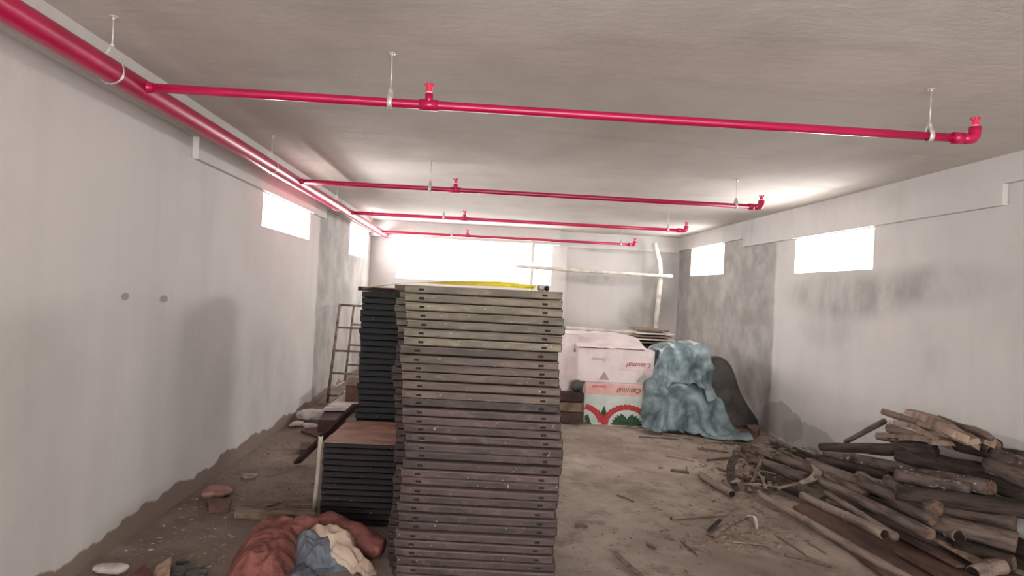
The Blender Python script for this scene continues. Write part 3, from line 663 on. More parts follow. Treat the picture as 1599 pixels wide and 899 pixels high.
import numpy as np
def drape(name, cx_, cy_, sx, sy, z0, boxes, mat, label, cat, nx_=56, ny_=56, steps=150, crumple=.03, seed=1, rest=1.06, rotz=0, parent=None, th=.004, rough=1.0):
    """a sheet of cloth let fall on boxes (x0,x1,y0,y1,z1) and the ground by a small position-based solver"""
    rs = np.random.RandomState(seed)
    gx, gy = np.meshgrid(np.linspace(-sx/2, sx/2, nx_), np.linspace(-sy/2, sy/2, ny_), indexing='ij')
    ca, sa = math.cos(rotz), math.sin(rotz)
    X = np.stack([cx_+gx*ca-gy*sa, cy_+gx*sa+gy*ca, np.full_like(gx, z0)], -1)
    for k in range(7):                                # creases in the sheet before it falls
        a = rs.uniform(0, P); f = rs.uniform(5, 16); X[..., 2] += crumple*np.abs(np.sin(f*(gx*math.cos(a)+gy*math.sin(a))+rs.uniform(0, 6)))/2
    lx = sx/(nx_-1)*rest; ly = sy/(ny_-1)*rest; V_ = np.zeros_like(X)
    def cons(i0, i1, L, st):
        a, b = X[i0], X[i1]; d = b-a; l = np.linalg.norm(d, axis=-1, keepdims=True)+1e-9; c_ = d*(.5*st*(l-L)/l); X[i0] += c_; X[i1] -= c_
    S = slice
    def sweep():
        for o_ in (0, 1):
            n_ = (nx_-o_)//2*2+o_; cons((S(o_, n_, 2), S(None)), (S(o_+1, n_, 2), S(None)), lx, 1)
            n_ = (ny_-o_)//2*2+o_; cons((S(None), S(o_, n_, 2)), (S(None), S(o_+1, n_, 2)), ly, 1)
        L = math.hypot(lx, ly)
        for o_ in (0, 1):
            n_ = (nx_-o_)//2*2+o_
            cons((S(o_, n_, 2), S(0, -1)), (S(o_+1, n_, 2), S(1, None)), L, .3); cons((S(o_, n_, 2), S(1, None)), (S(o_+1, n_, 2), S(0, -1)), L, .3)
    for it in range(steps):
        old = X.copy(); V_[..., 2] -= 9.8*.012; V_ *= .985; X += V_*.012
        for _ in range(7):
            sweep()
        hit = np.zeros(X.shape[:2], bool)
        for (a, b, c_, d_, h_) in boxes:
            ins = (X[..., 0] > a) & (X[..., 0] < b) & (X[..., 1] > c_) & (X[..., 1] < d_) & (X[..., 2] < h_)
            if ins.any():
                D = np.stack([X[..., 0]-a, b-X[..., 0], X[..., 1]-c_, d_-X[..., 1], h_-X[..., 2]], -1); m = D.argmin(-1)
                for q, (ax_, v_) in enumerate(((0, a), (0, b), (1, c_), (1, d_), (2, h_))):
                    k = ins & (m == q); X[..., ax_][k] = v_
                hit |= ins
        zf_ = -.10*np.clip(X[..., 0]/3.6, 0, 1)**2*(3-2*np.clip(X[..., 0]/3.6, 0, 1))+.012
        k = X[..., 2] < zf_; X[..., 2][k] = zf_[k]; hit |= k
        X[hit] = old[hit]*.88+X[hit]*.12
        V_ = (X-old)/.012; sp = np.linalg.norm(V_, axis=-1, keepdims=True); V_ *= np.minimum(1, 3/(sp+1e-9))
    tx = np.gradient(X, axis=0); ty = np.gradient(X, axis=1); N_ = np.cross(tx, ty); N_ /= np.linalg.norm(N_, axis=-1, keepdims=True)+1e-9
    N_ *= np.sign(N_[nx_//2, ny_//2, 2])
    for i in range(nx_):                              # the stiff crumple of old plastic on top of the fall
        for j in range(ny_):
            q = Vector(X[i, j]); a_ = .045*(noise.noise(q*3.1)+.35)+.040*(1-abs(noise.noise(q*4.3+Vector((seed, 0, 0))))*2.6)+.014*(1-abs(noise.noise(q*10))*2.4)
            X[i, j] += N_[i, j]*a_*rough; X[i, j, 2] = max(X[i, j, 2], -.09+.012)
    vs = [tuple(v) for v in X.reshape(-1, 3)]; F_ = [(i*ny_+j, (i+1)*ny_+j, (i+1)*ny_+j+1, i*ny_+j+1) for i in range(nx_-1) for j in range(ny_-1)]
    o = obj(name, (vs, [], F_), mat, parent, True)
    m1 = o.modifiers.new('thickness', 'SOLIDIFY'); m1.thickness = th; m1.offset = 1
    m2 = o.modifiers.new('smooth', 'SUBSURF'); m2.levels = m2.render_levels = 1
    return o
# ---------------------------------------------------------------- cartons at the back
YC = 7.95
def text_mesh(s, size, mat, parent, loc, rot, name='lettering'):
    cu = bpy.data.curves.new(name, 'FONT'); cu.body = s; cu.size = size; cu.align_x = 'CENTER'; cu.align_y = 'CENTER'; cu.extrude = .0006; cu.shear = .3
    tmp = bpy.data.objects.new('tmp', cu); C.objects.link(tmp); bpy.context.view_layer.update()
    me = bpy.data.meshes.new_from_object(tmp.evaluated_get(bpy.context.evaluated_depsgraph_get())); bpy.data.objects.remove(tmp)
    me.materials.clear(); me.materials.append(mat); me.name = name
    o = bpy.data.objects.new(name, me); C.objects.link(o); o.parent = parent; o.location = loc; o.rotation_euler = rot; return o
def flat(name, pts, mat, parent, y):                 # a flat print on the front of a carton, pts in carton x,z
    bm = bmesh.new(); f = [bm.verts.new((x, y, z)) for x, z in pts]; b_ = [bm.verts.new((x, y+.002, z)) for x, z in pts]
    bm.faces.new(f); n = len(pts)
    for i in range(n): bm.faces.new((f[i], f[(i+1) % n], b_[(i+1) % n], b_[i]))
    return obj(name, bm, mat, parent)
def carton(x0, x1, z0, z1, y, d, label, tilt=0):
    t = thing('carton', label, 'carton', ((x0+x1)/2, y, z0)); W_ = x1-x0; H_ = z1-z0
    bm = B(-W_/2, W_/2, 0, d, 0, H_-.008); obj('body', bev(bm, .008, 2), m_carton, t)
    for s, (a, b_) in enumerate(((0.002, d/2-.002), (d/2+.002, d-.002))):
        q = B(-W_/2+.004, W_/2-.004, a, b_, H_-.008, H_-.003); obj('flap', q, m_carton, t)
    return t, W_, H_
zf = gz(1.7, YC)
x0, x1 = at(912, 640, 1, YC).x, at(1024, 640, 1, YC).x
zt = at(965, 598, 1, YC).z; zt2 = at(960, 545, 1, YC).z
t, W_, H_ = carton(x0, x1, zf, zt, YC, .6, 'lower white carton with pink band, red arches and green leaves, printed upside down')
yb = -.002
flat('pink_band', [(-W_/2+.01, H_*.72), (W_/2-.01, H_*.70), (W_/2-.01, H_*.96), (-W_/2+.01, H_*.98)], m_pinkband, t, yb)
flat('mint_field', [(-W_/2+.01, H_*.05), (W_/2-.01, H_*.05), (W_/2-.01, H_*.70), (-W_/2+.01, H_*.72)], m_mint, t, yb)
def arch(cx_, r0_, r1_, a0, a1, mat, name, y, n=36, jag=.012):
    o_ = []; i_ = []
    for k in range(n+1):
        a = math.radians(a0+(a1-a0)*k/n); j = jag*(1 if k % 2 else -.4)*.8
        o_.append((cx_+math.cos(a)*(r1_+j), .012+max(0, math.sin(a))*(r1_+j)*.82)); i_.append((cx_+math.cos(a)*(r0_+j*.4), .012+max(0, math.sin(a))*(r0_+j*.4)*.82))
    return flat(name, o_+i_[::-1], mat, t, y)
def clipx(p): return p
AC = W_*.10
arch(AC, .225, .30, 0, 180, m_printred, 'red_arch', yb-.002)
arch(-W_*.56, .225, .30, 8, 76, m_printred, 'red_arch', yb-.0025)
pts = [(AC-.21, .012)]
for k in range(25):
    a = P-P*k/24; r_ = .150*(1 if k % 2 else .84)-(.05 if k in (11, 12, 13) else 0)
    pts.append((AC+math.cos(a)*r_*1.32, .014+math.sin(a)*r_*1.0))
pts.append((AC+.21, .012)); flat('green_leaves', pts, m_printgreen, t, yb-.002)
flat('green_leaves', [(-W_*.26, .03), (-W_*.32, .13), (-W_*.29, .19), (-W_*.27, .15), (-W_*.22, .24), (-W_*.19, .16), (-W_*.17, .06)], m_printgreen, t, yb-.0015)
flat('green_leaves', [(-W_*.485, .012), (-W_*.485, .11), (-W_*.44, .13), (-W_*.40, .03), (-W_*.38, .012)], m_printgreen, t, yb-.0030)
text_mesh('Casumal', .085, m_ink, t, (W_*.12, yb-.002, H_*.84), (P/2, P, 0))
text_mesh('Casumal', .050, m_inkred, t, (-W_*.30, yb-.002, H_*.90), (P/2, P, 0))
flat('red_emblem', [(W_*.30, H_*.94), (W_*.36, H_*.97), (W_*.44, H_*.94), (W_*.47, H_*.89), (W_*.38, H_*.90)], m_inkred, t, yb-.002)
x0b, x1b = at(902, 570, 1, YC+.02).x, at(1022, 570, 1, YC+.02).x
t, W_, H_ = carton(x0b, x1b, zt, zt2, YC+.02, .6, 'upper white carton with faded red lettering and grey triangles, standing on the printed carton')
text_mesh('Casumal', .085, m_inkred, t, (W_*.30, -.003, H_*.55), (P/2, P, 0))
flat('pink_line', [(W_*.05, H_*.40), (W_*.48, H_*.40), (W_*.48, H_*.42), (W_*.05, H_*.42)], m_pinkband, t, -.002)
flat('grey_triangle', [(W_*.26, .015), (W_*.47, .012), (W_*.40, .09), (W_*.37, .145), (W_*.31, .07)], m_tapebody, t, -.002)
flat('grey_triangle', [(-W_*.22, .03), (-W_*.08, .03), (-W_*.15, .13)], m_inkgrey, t, -.002)
text_mesh('Casumal', .05, m_inkgrey, t, (-W_*.22, -.003, H_*.68), (P/2, P, 0))
# carton behind, its top showing above, and one to the left
x0c, x1c = at(884, 560, 1, YC+.12).x, at(903, 560, 1, YC+.12).x
t, W_, H_ = carton(x0c-.35, x1c-.01, gz(1.3, 8.1)+.32, at(890, 520, 1, YC+.12).z, YC+.12, .6, 'white carton half hidden behind the tall front stack')
flat('grey_triangle', [(W_*.25, .03), (W_*.40, .03), (W_*.36, .12)], m_inkgrey, t, -.002)
flat('black_mark', [(W_*.40, H_*.70), (W_*.45, H_*.70), (W_*.42, H_*.80)], m_ink, t, -.002)
t, W_, H_ = carton(x0c-.35, x1c-.01, gz(1.3, 8.1), gz(1.3, 8.1)+.32, YC+.14, .6, 'white carton on the floor under the half-hidden carton')
bm = bmesh.new()
n = 26; Gd = {}
for j in range(n+1):
    for i in range(n+1):
        u, v = i/n, j/n; x = x0b-.02+(x1b-x0b-.03)*u - .05*v; y = YC+.03+.9*v
        z = zt2+.004+.14*min(1, v*2.2)**.8*(1-.5*max(0, u-.75)*4*(1-v*.2)*.6)+.012*fold(x, y, 7, 9)
        if u > .93: z -= (u-.93)*.8
        Gd[i, j] = bm.verts.new((x, y, z))
for j in range(n):
    for i in range(n): bm.faces.new((Gd[i, j], Gd[i+1, j], Gd[i+1, j+1], Gd[i, j+1]))
r = bmesh.ops.extrude_face_region(bm, geom=bm.faces[:])
for v in [v for v in r['geom'] if isinstance(v, bmesh.types.BMVert)]: v.co.z -= .004
tag(obj('paper_cover', bm, m_carton, None, True), 'white crumpled paper sheet covering the top of the upper carton', 'paper')
# what carries the battens behind: a stack of boards
YB = 9.2
zb = at(1030, 538, 1, YB).z
for k in range(5):
    z1_ = at(1030, 537-k*4.6, 1, YB).z; xa = at(990+k*3, 520, 1, YB).x; xb_ = at([1056, 1055, 1050, 1054, 1046][k], 525, 1, YB).x
    bm = bmesh.new(); slab_rot(bm, ((xa+xb_)/2, YB+.35+.02*k, z1_+.012), xb_-xa, .7, .020, (0, 0, .01*k))
    tag(obj('stacked_board', bev(bm, .002), m_whitewood if k in (1, 3) else m_oldwood), '%s board of the pile behind the cartons, %s' % ('whitish' if k in (1, 3) else 'brown', ['lowest', 'second from the bottom', 'third from the bottom', 'fourth from the bottom', 'topmost'][k]), 'board', 'boards piled behind the cartons')
bm = bmesh.new(); xa, xb_ = at(960, 540, 1, YB).x, at(1062, 540, 1, YB).x
zt_ = at(1030, 541, 1, YB).z
t = thing('wooden_trestle', 'dark timber trestle under the pile of boards behind the cartons', 'trestle', ((xa+xb_)/2, YB+.35, gz(2.9, YB)))
q = bmesh.new(); box(q, xa, xb_, YB, YB+.72, zt_-.04, zt_); pobj('trestle_top', q, m_darkwood, t, False)
for sx_ in (xa+.05, xb_-.05):
    for sy_ in (YB+.05, YB+.67):
        q = bmesh.new(); box(q, sx_-.04, sx_+.04, sy_-.04, sy_+.04, gz(sx_, sy_), zt_-.04); pobj('leg', q, m_darkwood, t, False)
# battens against the end wall
def batten(pts, r, label, y):
    return pole('batten', [at(a, b, 1, y) for a, b in pts], (r, r), m_whitewood, label, 'batten', 'whitish battens by the end wall', seg=6, jit=.12, cutmat=None)
batten([(834, 371), (831, 400), (829, 445), (826, 600), (823, 630)], .030, 'whitish upright pole standing in front of the wide end window', 11.70)
batten([(805, 415), (900, 422), (1050, 431)], .032, 'whitish batten fixed level across the end wall', 11.62)
batten([(1022, 379), (1030, 410), (1031, 440), (1024, 515), (1022, 560)], .046, 'bent whitish upright pole at the right of the end wall', 11.72)
batten([(884, 512), (950, 517), (1042, 521)], .028, 'whitish batten lying low behind the cartons', 9.55)
# dark boards right of the front stack
for k, (ya, yb2, m) in enumerate(((658, 643, m_darkwood), (642, 628, m_oldwood), (626, 612, m_darkwood))):
    za, zb2 = at(898, ya, 1, 7.85).z, at(898, yb2, 1, 7.85).z; xa = at(870, 640, 1, 7.85).x; xb_ = at([911, 911, 910][k], 640, 1, 7.85).x
    bm = B(xa, xb_, 7.80, YC-.02, max(za, gz(xa, 7.8)+.001), zb2)
    tag(obj('timber_block', bev(bm, .006), m), '%s timber block stacked between the front stack and printed carton, %s' % ('grey-speckled' if k == 1 else 'dark', ['lowest', 'middle', 'upper'][k]), 'timber block', 'timber blocks left of the printed carton')
blob('black_bag', Vector((at(900, 611, 1, 7.86).x, 7.87, at(900, 611, 1, 7.86).z)), (.075, .06, .065), m_darktarp, 'small black bag on top of the timber blocks beside the cartons', 'bag', sub=4, seed=4, amp=.25, fr=7)
blob('rubble_lump', G(908, 661, 0), (.045, .04, .03), m_stone, 'pale round rubble lump in front of the timber blocks', 'rubble', amp=.2, fr=8, sub=3, seed=41)

# ---------------------------------------------------------------- tarpaulin bundles
def P3(px, py, y): return at(px, py, 1, y)
zfl = gz(2.6, 7.9)
def edge(px, y): return at(px, 640, 1, y).x
def bundle(label, bx, sheet, seed, crumple, rest=1.06, rotz=0):
    t = thing('tarpaulin_bundle', label, 'bundle', ((bx[0][0]+bx[0][1])/2, (bx[0][2]+bx[0][3])/2, bx[0][5]))
    q = bmesh.new()
    for (x0_, x1_, y0_, y1_, z1_, z0_) in bx: box(q, x0_+.05, x1_-.05, y0_+.05, y1_-.05, z0_, z1_-.05)
    pobj('wrapped_load', q, m_darktarp, t, False)
    o = drape('tarpaulin', *sheet, [(b_[0], b_[1], b_[2], b_[3], b_[4]) for b_ in bx], m_teal, None, None, seed=seed, crumple=crumple, rest=rest, rotz=rotz)
    o.parent = t; o.data.transform(Matrix.Translation(-t.location)); return t
zl = P3_z = at(1060, 601, 1, 7.80).z; zu = at(1060, 545, 1, 7.85).z
lx0, lx1 = edge(1016, 7.8), edge(1096, 7.8)
bundle('lower grey-teal tarpaulin bundle spreading on the floor beside the printed carton',
       [(lx0, lx1, 7.80, 8.42, zl-.01, gz(2.4, 8)), (lx1-.02, edge(1128, 7.85), 7.86, 8.3, zl-.20, gz(2.8, 8))], ((lx0+lx1)/2+.15, 8.08, 1.32, 1.34, zl+.02), 5, .07, 1.08, .10)
ux0, ux1 = edge(1028, 7.85), edge(1106, 7.85)
bundle('upper grey-teal tarpaulin bundle resting on the lower one beside the upper carton',
       [(ux0, ux1, 7.86, 8.38, zu-.01, zl+.02), (lx0-.02, lx1+.02, 7.80, 8.42, zl+.012, zl+.02)], ((ux0+ux1)/2+.01, 8.12, .96, 1.06, zu+.02), 11, .06, 1.06, -.06)
# dark sheet slumped in the corner
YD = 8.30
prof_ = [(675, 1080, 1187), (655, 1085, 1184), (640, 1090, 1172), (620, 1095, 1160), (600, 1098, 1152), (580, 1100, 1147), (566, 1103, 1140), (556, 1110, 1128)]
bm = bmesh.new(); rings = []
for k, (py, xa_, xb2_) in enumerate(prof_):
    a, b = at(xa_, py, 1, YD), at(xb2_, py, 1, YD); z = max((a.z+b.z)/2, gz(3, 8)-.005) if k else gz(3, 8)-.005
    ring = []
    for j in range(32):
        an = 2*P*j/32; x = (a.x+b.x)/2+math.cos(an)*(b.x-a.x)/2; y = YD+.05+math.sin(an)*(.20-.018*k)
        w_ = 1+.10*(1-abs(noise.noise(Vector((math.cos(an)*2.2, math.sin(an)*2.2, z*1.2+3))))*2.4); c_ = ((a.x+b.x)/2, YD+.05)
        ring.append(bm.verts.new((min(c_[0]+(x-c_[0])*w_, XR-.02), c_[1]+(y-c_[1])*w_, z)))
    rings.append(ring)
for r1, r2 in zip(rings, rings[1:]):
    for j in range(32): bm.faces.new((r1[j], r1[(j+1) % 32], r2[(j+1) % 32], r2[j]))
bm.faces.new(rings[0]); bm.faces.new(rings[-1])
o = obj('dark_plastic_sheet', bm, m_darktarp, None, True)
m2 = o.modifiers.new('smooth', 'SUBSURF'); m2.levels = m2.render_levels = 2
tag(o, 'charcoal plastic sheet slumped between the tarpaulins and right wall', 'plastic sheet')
slab('timber_offcut', [(1112, 672), (1160, 667), (1185, 671), (1150, 678)], .05, m_oldwood, 'brown timber offcut at the foot of the right wall beside the tarpaulins', 'timber', .0)
slab('timber_offcut', [(1166, 664), (1176, 658), (1187, 668), (1178, 674)], .09, m_oldwood, 'short upright brown offcut in the corner by the right wall', 'timber', .0)

# ---------------------------------------------------------------- the pile of poles on the right
LOGS = [
 # ax, ay, az, bx, by, bz, ra, rb, mat, label, hollow, jit
 (1184, 770, .05, 1470, 934, .05, .026, .030, 'b', 'pale jointed pole lying foremost along the edge of the brown board', 1, .05),
 (1252, 773, .13, 1381, 834, .15, .028, .034, 'b', 'pale split pole with a dark hollow end above the brown board', 1, .05),
 (1275, 747, .19, 1453, 834, .20, .034, .040, 'l', 'long straight brown pole in the middle of the pile', 1, .06),
 (1285, 765, .12, 1398, 838, .13, .022, .028, 'b', 'thin pale pole wedged under the pole with the hollow end', 0, .07),
 (1215, 712, .19, 1350, 770, .20, .040, .046, 'l', 'thick brown pole reaching toward the torn white chip', 0, .12),
 (1262, 722, .24, 1420, 782, .26, .046, .050, 'l', 'rough brown log behind the long straight pole', 0, .15),
 (1345, 752, .27, 1456, 812, .24, .040, .046, 'l', 'curved knotty log ending beside the dark gap', 1, .22),
 (1386, 748, .32, 1460, 796, .30, .040, .056, 'l', 'forked thick branch butt in the middle of the pile', 1, .22),
 (1290, 706, .30, 1548, 762, .46, .040, .055, 's', 'long log splashed with white cement across the pile', 1, .07),
 (1276, 716, .22, 1395, 742, .30, .045, .050, 'd', 'dark log under the cement-splashed one', 0, .12),
 (1400, 742, .40, 1515, 766, .42, .045, .050, 's', 'white-spattered log just below the long splashed log', 0, .1),
 (1400, 768, .36, 1604, 796, .36, .052, .060, 'd', 'dark thick log running out of the right edge', 0, .1),
 (1452, 790, .26, 1586, 816, .28, .045, .054, 'l', 'brown log with a round end above the biggest sawn log', 1, .1),
 (1455, 813, .20, 1588, 846, .19, .058, .068, 'l', 'biggest log of the pile with a wide sawn end at right', 1, .07),
 (1462, 818, .16, 1498, 838, .16, .040, .044, 'b', 'short pale stub in front of the biggest sawn log', 1, .08),
 (1490, 850, .10, 1582, 880, .10, .046, .050, 'd', 'dark log low at the right under the biggest sawn log', 1, .12),
 (1520, 894, .05, 1566, 882, .08, .044, .050, 'b', 'short pale log end at the bottom right corner', 1, .14),
 (1282, 697, .40, 1460, 704, .60, .034, .055, 'd', 'blackish log lying level near the top of the pile', 0, .14),
 (1400, 708, .52, 1560, 740, .50, .060, .066, 'd', 'dark heavy log beneath the split timber', 1, .12),
 (1320, 690, .46, 1396, 658, .62, .020, .026, 'l', 'brown stick jutting up to the left of the split timber', 0, .08),
 (1378, 642, .78, 1470, 672, .72, .026, .032, 'b', 'pale pole sticking out above the upper left of the pile', 1, .06),
 (1388, 668, .62, 1452, 688, .64, .036, .042, 'l', 'short brown log under the pale protruding pole', 1, .1),
 (1372, 680, .54, 1440, 690, .60, .034, .040, 'b', 'short pale log end above the blackish level log', 1, .12),
 (1466, 652, .86, 1548, 684, .84, .018, .020, 'l', 'thin brown stick sloping along the top right of the pile', 0, .05),
 (1500, 690, .70, 1552, 700, .72, .070, .075, 'd', 'dark round log butt at the top right of the pile', 1, .12),
 (1548, 722, .62, 1640, 766, .62, .060, .060, 'l', 'smooth brown log running out of the right edge near the wall', 1, .05),
 (1552, 706, .70, 1640, 738, .70, .038, .040, 's', 'lighter log above the smooth one at the right edge', 0, .1),
 (1548, 700, .62, 1640, 716, .68, .040, .044, 'd', 'dark log against the wall at the right edge', 0, .1),
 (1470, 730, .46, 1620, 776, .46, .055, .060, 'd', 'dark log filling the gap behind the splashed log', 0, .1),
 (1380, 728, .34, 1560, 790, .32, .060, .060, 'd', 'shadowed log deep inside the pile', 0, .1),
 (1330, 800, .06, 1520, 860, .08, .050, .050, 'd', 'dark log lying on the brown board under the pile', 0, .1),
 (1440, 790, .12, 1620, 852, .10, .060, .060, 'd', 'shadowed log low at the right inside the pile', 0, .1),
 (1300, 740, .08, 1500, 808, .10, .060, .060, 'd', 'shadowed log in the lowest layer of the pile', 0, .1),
 (1560, 838, .10, 1660, 872, .10, .070, .070, 'd', 'dark log added to darken the gap behind the biggest sawn end', 0, .1),  # added log, fills the gap at the right edge with darkness
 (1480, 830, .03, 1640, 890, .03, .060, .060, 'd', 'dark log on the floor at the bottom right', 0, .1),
 (1094, 742, .03, 1143, 771, .035, .026, .030, 'b', 'pale hollow log stub lying left of the pile', 1, .1),
 (1048, 809, .012, 1134, 803, .014, .011, .010, 'b', 'thin pale stick lying level on the floor left of the pile', 1, .05),
 (1170, 716, .10, 1262, 748, .15, .046, .050, 'l', 'thick brown log whose end carries the torn white chip', 0, .14),
 (1160, 700, .05, 1300, 742, .10, .034, .038, 'l', 'brown branch at the back left of the pile', 0, .12),
 (1180, 740, .05, 1290, 790, .06, .030, .030, 'd', 'dark branch beneath the left end of the pile', 0, .12),
 (1206, 694, .03, 1330, 738, .12, .030, .034, 'd', 'dark branch along the foot of the right wall', 0, .12),
 (1215, 762, .10, 1276, 748, .13, .012, .010, 'b', 'thin pale cane crossing the left end of the pile', 0, .05),
]
MM = {'b': m_bamboo, 'l': m_log, 's': m_logspot, 'd': m_logdark}
for (ax, ay, az, bx, by, bz, ra, rb, mk_, lab, hol, jit) in LOGS:
    a, b = G(ax, ay, az), G(bx, by, bz)
    for q, r_ in ((a, ra), (b, rb)):
        q.x = min(q.x, XR-r_-.02)
    pole('wooden_pole' if mk_ == 'b' else 'wooden_log', [a, b], (ra, rb), MM[mk_], lab, 'pole' if mk_ == 'b' else 'log', 'poles and logs of the pile', seg=12, jit=jit,
         cutmat=(m_hollow if mk_ == 'b' else m_cut) if hol else None, nodes=((.34, .66) if mk_ == 'b' and ra > .02 else ()))
# loose branches tangled at the left end of the pile, each placed by hand
BRN = [(1146, 706, .05, 1196, 742, .06, .016, 'l', 'thin brown branch just right of the dark curved bark'), (1160, 728, .07, 1216, 716, .10, .014, 'd', 'dark thin branch crossing behind the curved bark'),
       (1175, 752, .06, 1190, 716, .14, .018, 'l', 'short brown branch standing up in the tangle'), (1196, 762, .07, 1184, 738, .12, .014, 'b', 'short pale branch leaning in the tangle'),
       (1158, 746, .05, 1206, 764, .06, .013, 'd', 'dark twig near the top end of the foremost pole'), (1222, 704, .10, 1300, 752, .14, .020, 'l', 'straight brown branch behind the torn whitish chip'),
       (1240, 700, .09, 1342, 748, .16, .022, 'd', 'long dark branch along the back of the pile'), (1300, 716, .22, 1372, 756, .24, .022, 'b', 'pale thin pole lying across the rough brown log'),
       (1290, 782, .08, 1342, 806, .08, .020, 'l', 'short brown branch lying on the brown board'), (1420, 776, .28, 1500, 806, .24, .022, 'l', 'thin brown branch between the forked butt and the round-ended log'),
       (1130, 690, .02, 1210, 706, .03, .016, 'l', 'brown branch lying flat toward the corner of the right wall'), (1366, 700, .50, 1432, 716, .50, .020, 's', 'thin cement-spotted branch below the blackish level log'),
       (1500, 776, .34, 1594, 806, .32, .018, 'l', 'thin brown branch lying over the dark thick log at right')]
for (ax, ay, az, bx, by, bz, r_, mk_, lab) in BRN:
    a, b = G(ax, ay, az), G(bx, by, bz); a.x = min(a.x, XR-.06); b.x = min(b.x, XR-.06)
    pole('branch', [a, (a+b)/2+Vector((.01, .012, .012)), b], (r_, r_*.75), MM[mk_], lab, 'branch', 'branches in the pile', seg=8, jit=.25)
# split timber on top and boards below
def plank3(name, a, b, wd, th, mat, label, cat, tw=0, seed=1, bend=0, taper=.7):
    a, b = Vector(a), Vector(b); d = (b-a).normalized(); s0 = d.cross(Vector((0, 0, 1))).normalized(); u0_ = s0.cross(d)
    bm = bmesh.new(); prev = None; n = 9
    for i in range(n+1):
        u = i/n; p = a.lerp(b, u)+Vector((0, 0, bend*math.sin(P*u))); an = tw*u
        s = s0*math.cos(an)+u0_*math.sin(an); up = -s0*math.sin(an)+u0_*math.cos(an)
        w_ = wd/2*(1+.22*noise.noise(Vector((u*4, seed, 0))))*(taper+(1-taper)*min(1, 4*u, 4*(1-u)) if 0 < i < n else taper); h = th/2*(1+.4*noise.noise(Vector((u*4, seed, 7))))
        cur = [bm.verts.new(q) for q in (p-s*w_-up*h, p+s*w_-up*h*.6, p+s*w_*.8+up*h, p-s*w_*.9+up*h*.8)]
        if prev:
            for k in range(4): bm.faces.new((prev[k], prev[(k+1) % 4], cur[(k+1) % 4], cur[k]))
        else: bm.faces.new(cur)
        prev = cur
    bm.faces.new(prev); return tag(obj(name, bm, mat), label, cat, 'split timbers of the pile')
SP = [
 (1424, 644, .86, 1500, 682, .84, .15, .05, .25, 'broad pale split timber lying highest on the pile'),
 (1440, 662, .78, 1520, 690, .80, .12, .04, -.3, 'pale split timber just under the broad highest one'),
 (1436, 676, .72, 1524, 696, .74, .10, .035, .4, 'pale curved split timber in front of the dark butt'),
 (1452, 690, .68, 1530, 702, .66, .11, .04, -.2, 'lowest pale split timber at the top of the pile'),
 (1400, 660, .74, 1460, 684, .72, .08, .04, .3, 'narrow pale split timber left of the broad one'),
 (1408, 684, .62, 1490, 698, .66, .09, .05, .2, 'pale offcut lying over the blackish log'),
 (1500, 668, .82, 1546, 690, .80, .11, .06, .2, 'pale timber beside the thin stick at the top right'),
 (1386, 682, .58, 1420, 690, .58, .06, .035, .2, 'small pale chip of timber above the blackish log')]
for k, (ax, ay, az, bx, by, bz, wd, th, tw, lab) in enumerate(SP):
    a, b = G(ax, ay, az), G(bx, by, bz); a.x = min(a.x, XR-.1); b.x = min(b.x, XR-.1)
    plank3('split_timber', a, b, wd, th, m_plank, lab, 'timber', tw, k*3.1, .02)
bd = [G(1238, 790, .03), G(1300, 770, .03), G(1610, 905, .03), G(1500, 990, .03)]
bm = bmesh.new(); hi = [bm.verts.new(p) for p in bd]; lo = [bm.verts.new(p-Vector((0, 0, .018))) for p in bd]
bm.faces.new(hi); bm.faces.new(lo[::-1])
for i in range(4): bm.faces.new((lo[i], lo[(i+1) % 4], hi[(i+1) % 4], hi[i]))
tag(obj('plywood_board', bm, m_board), 'large red-brown plywood board lying under the poles', 'board')
plank3('timber_plank', G(1440, 826, .09), G(1545, 886, .07), .10, .02, m_plank, 'pale sawn plank lying on the brown board before the sawn logs', 'plank', .0, 44, 0, .95)
plank3('timber_plank', G(1375, 818, .07), G(1500, 884, .06), .07, .018, m_board, 'brown plank lying beside the pale sawn one', 'plank', .0, 47, 0, .95)
plank3('timber_plank', G(1400, 860, .055), G(1490, 912, .05), .05, .015, m_board, 'narrow brown strip on the plywood board near the bottom edge', 'plank', .0, 49, 0, .95)

# curved bark pieces
def strip(name, pts, wd, th, mat, label, cat, cup=.4):
    pts = [Vector(p) for p in pts]; bm = bmesh.new(); prev = None; n = 14; m = len(pts)-1; P_ = []
    for i in range(n+1):
        u = i/n*m; k = min(int(u), m-1); f = u-k
        p0, p1, p2, p3 = (pts[max(k-1, 0)], pts[k], pts[k+1], pts[min(k+2, m)])
        P_.append(.5*((2*p1)+(p2-p0)*f+(2*p0-5*p1+4*p2-p3)*f*f+(3*p1-p0-3*p2+p3)*f**3))
    for i, p in enumerate(P_):
        d = (P_[min(i+1, n)]-P_[max(i-1, 0)]).normalized(); s = d.cross(Vector((0, 0, 1)))
        s = s.normalized() if s.length > .05 else Vector((1, 0, 0)); up = s.cross(d).normalized(); ww = wd*(.75+.25*math.sin(P*i/n))/2
        prof = [(-1, cup), (-.5, cup*.25), (0, 0), (.5, cup*.25), (1, cup)]
        top = [bm.verts.new(p+s*ww*a_+up*(ww*c_+th)) for a_, c_ in prof]; bt = [bm.verts.new(p+s*ww*a_+up*ww*c_) for a_, c_ in prof][::-1]
        cur = top+bt
        if prev:
            for k in range(10): bm.faces.new((prev[k], prev[(k+1) % 10], cur[(k+1) % 10], cur[k]))
        else: bm.faces.new(cur)
        prev = cur
    bm.faces.new(prev); return tag(obj(name, bm, mat, None, True), label, cat)
strip('curved_bark', [G(1150, 712, .14), G(1142, 728, .10), G(1141, 748, .06), G(1150, 768, .03)], .07, .012, m_logdark, 'dark curved strip of bark standing at the left end of the pile', 'bark')
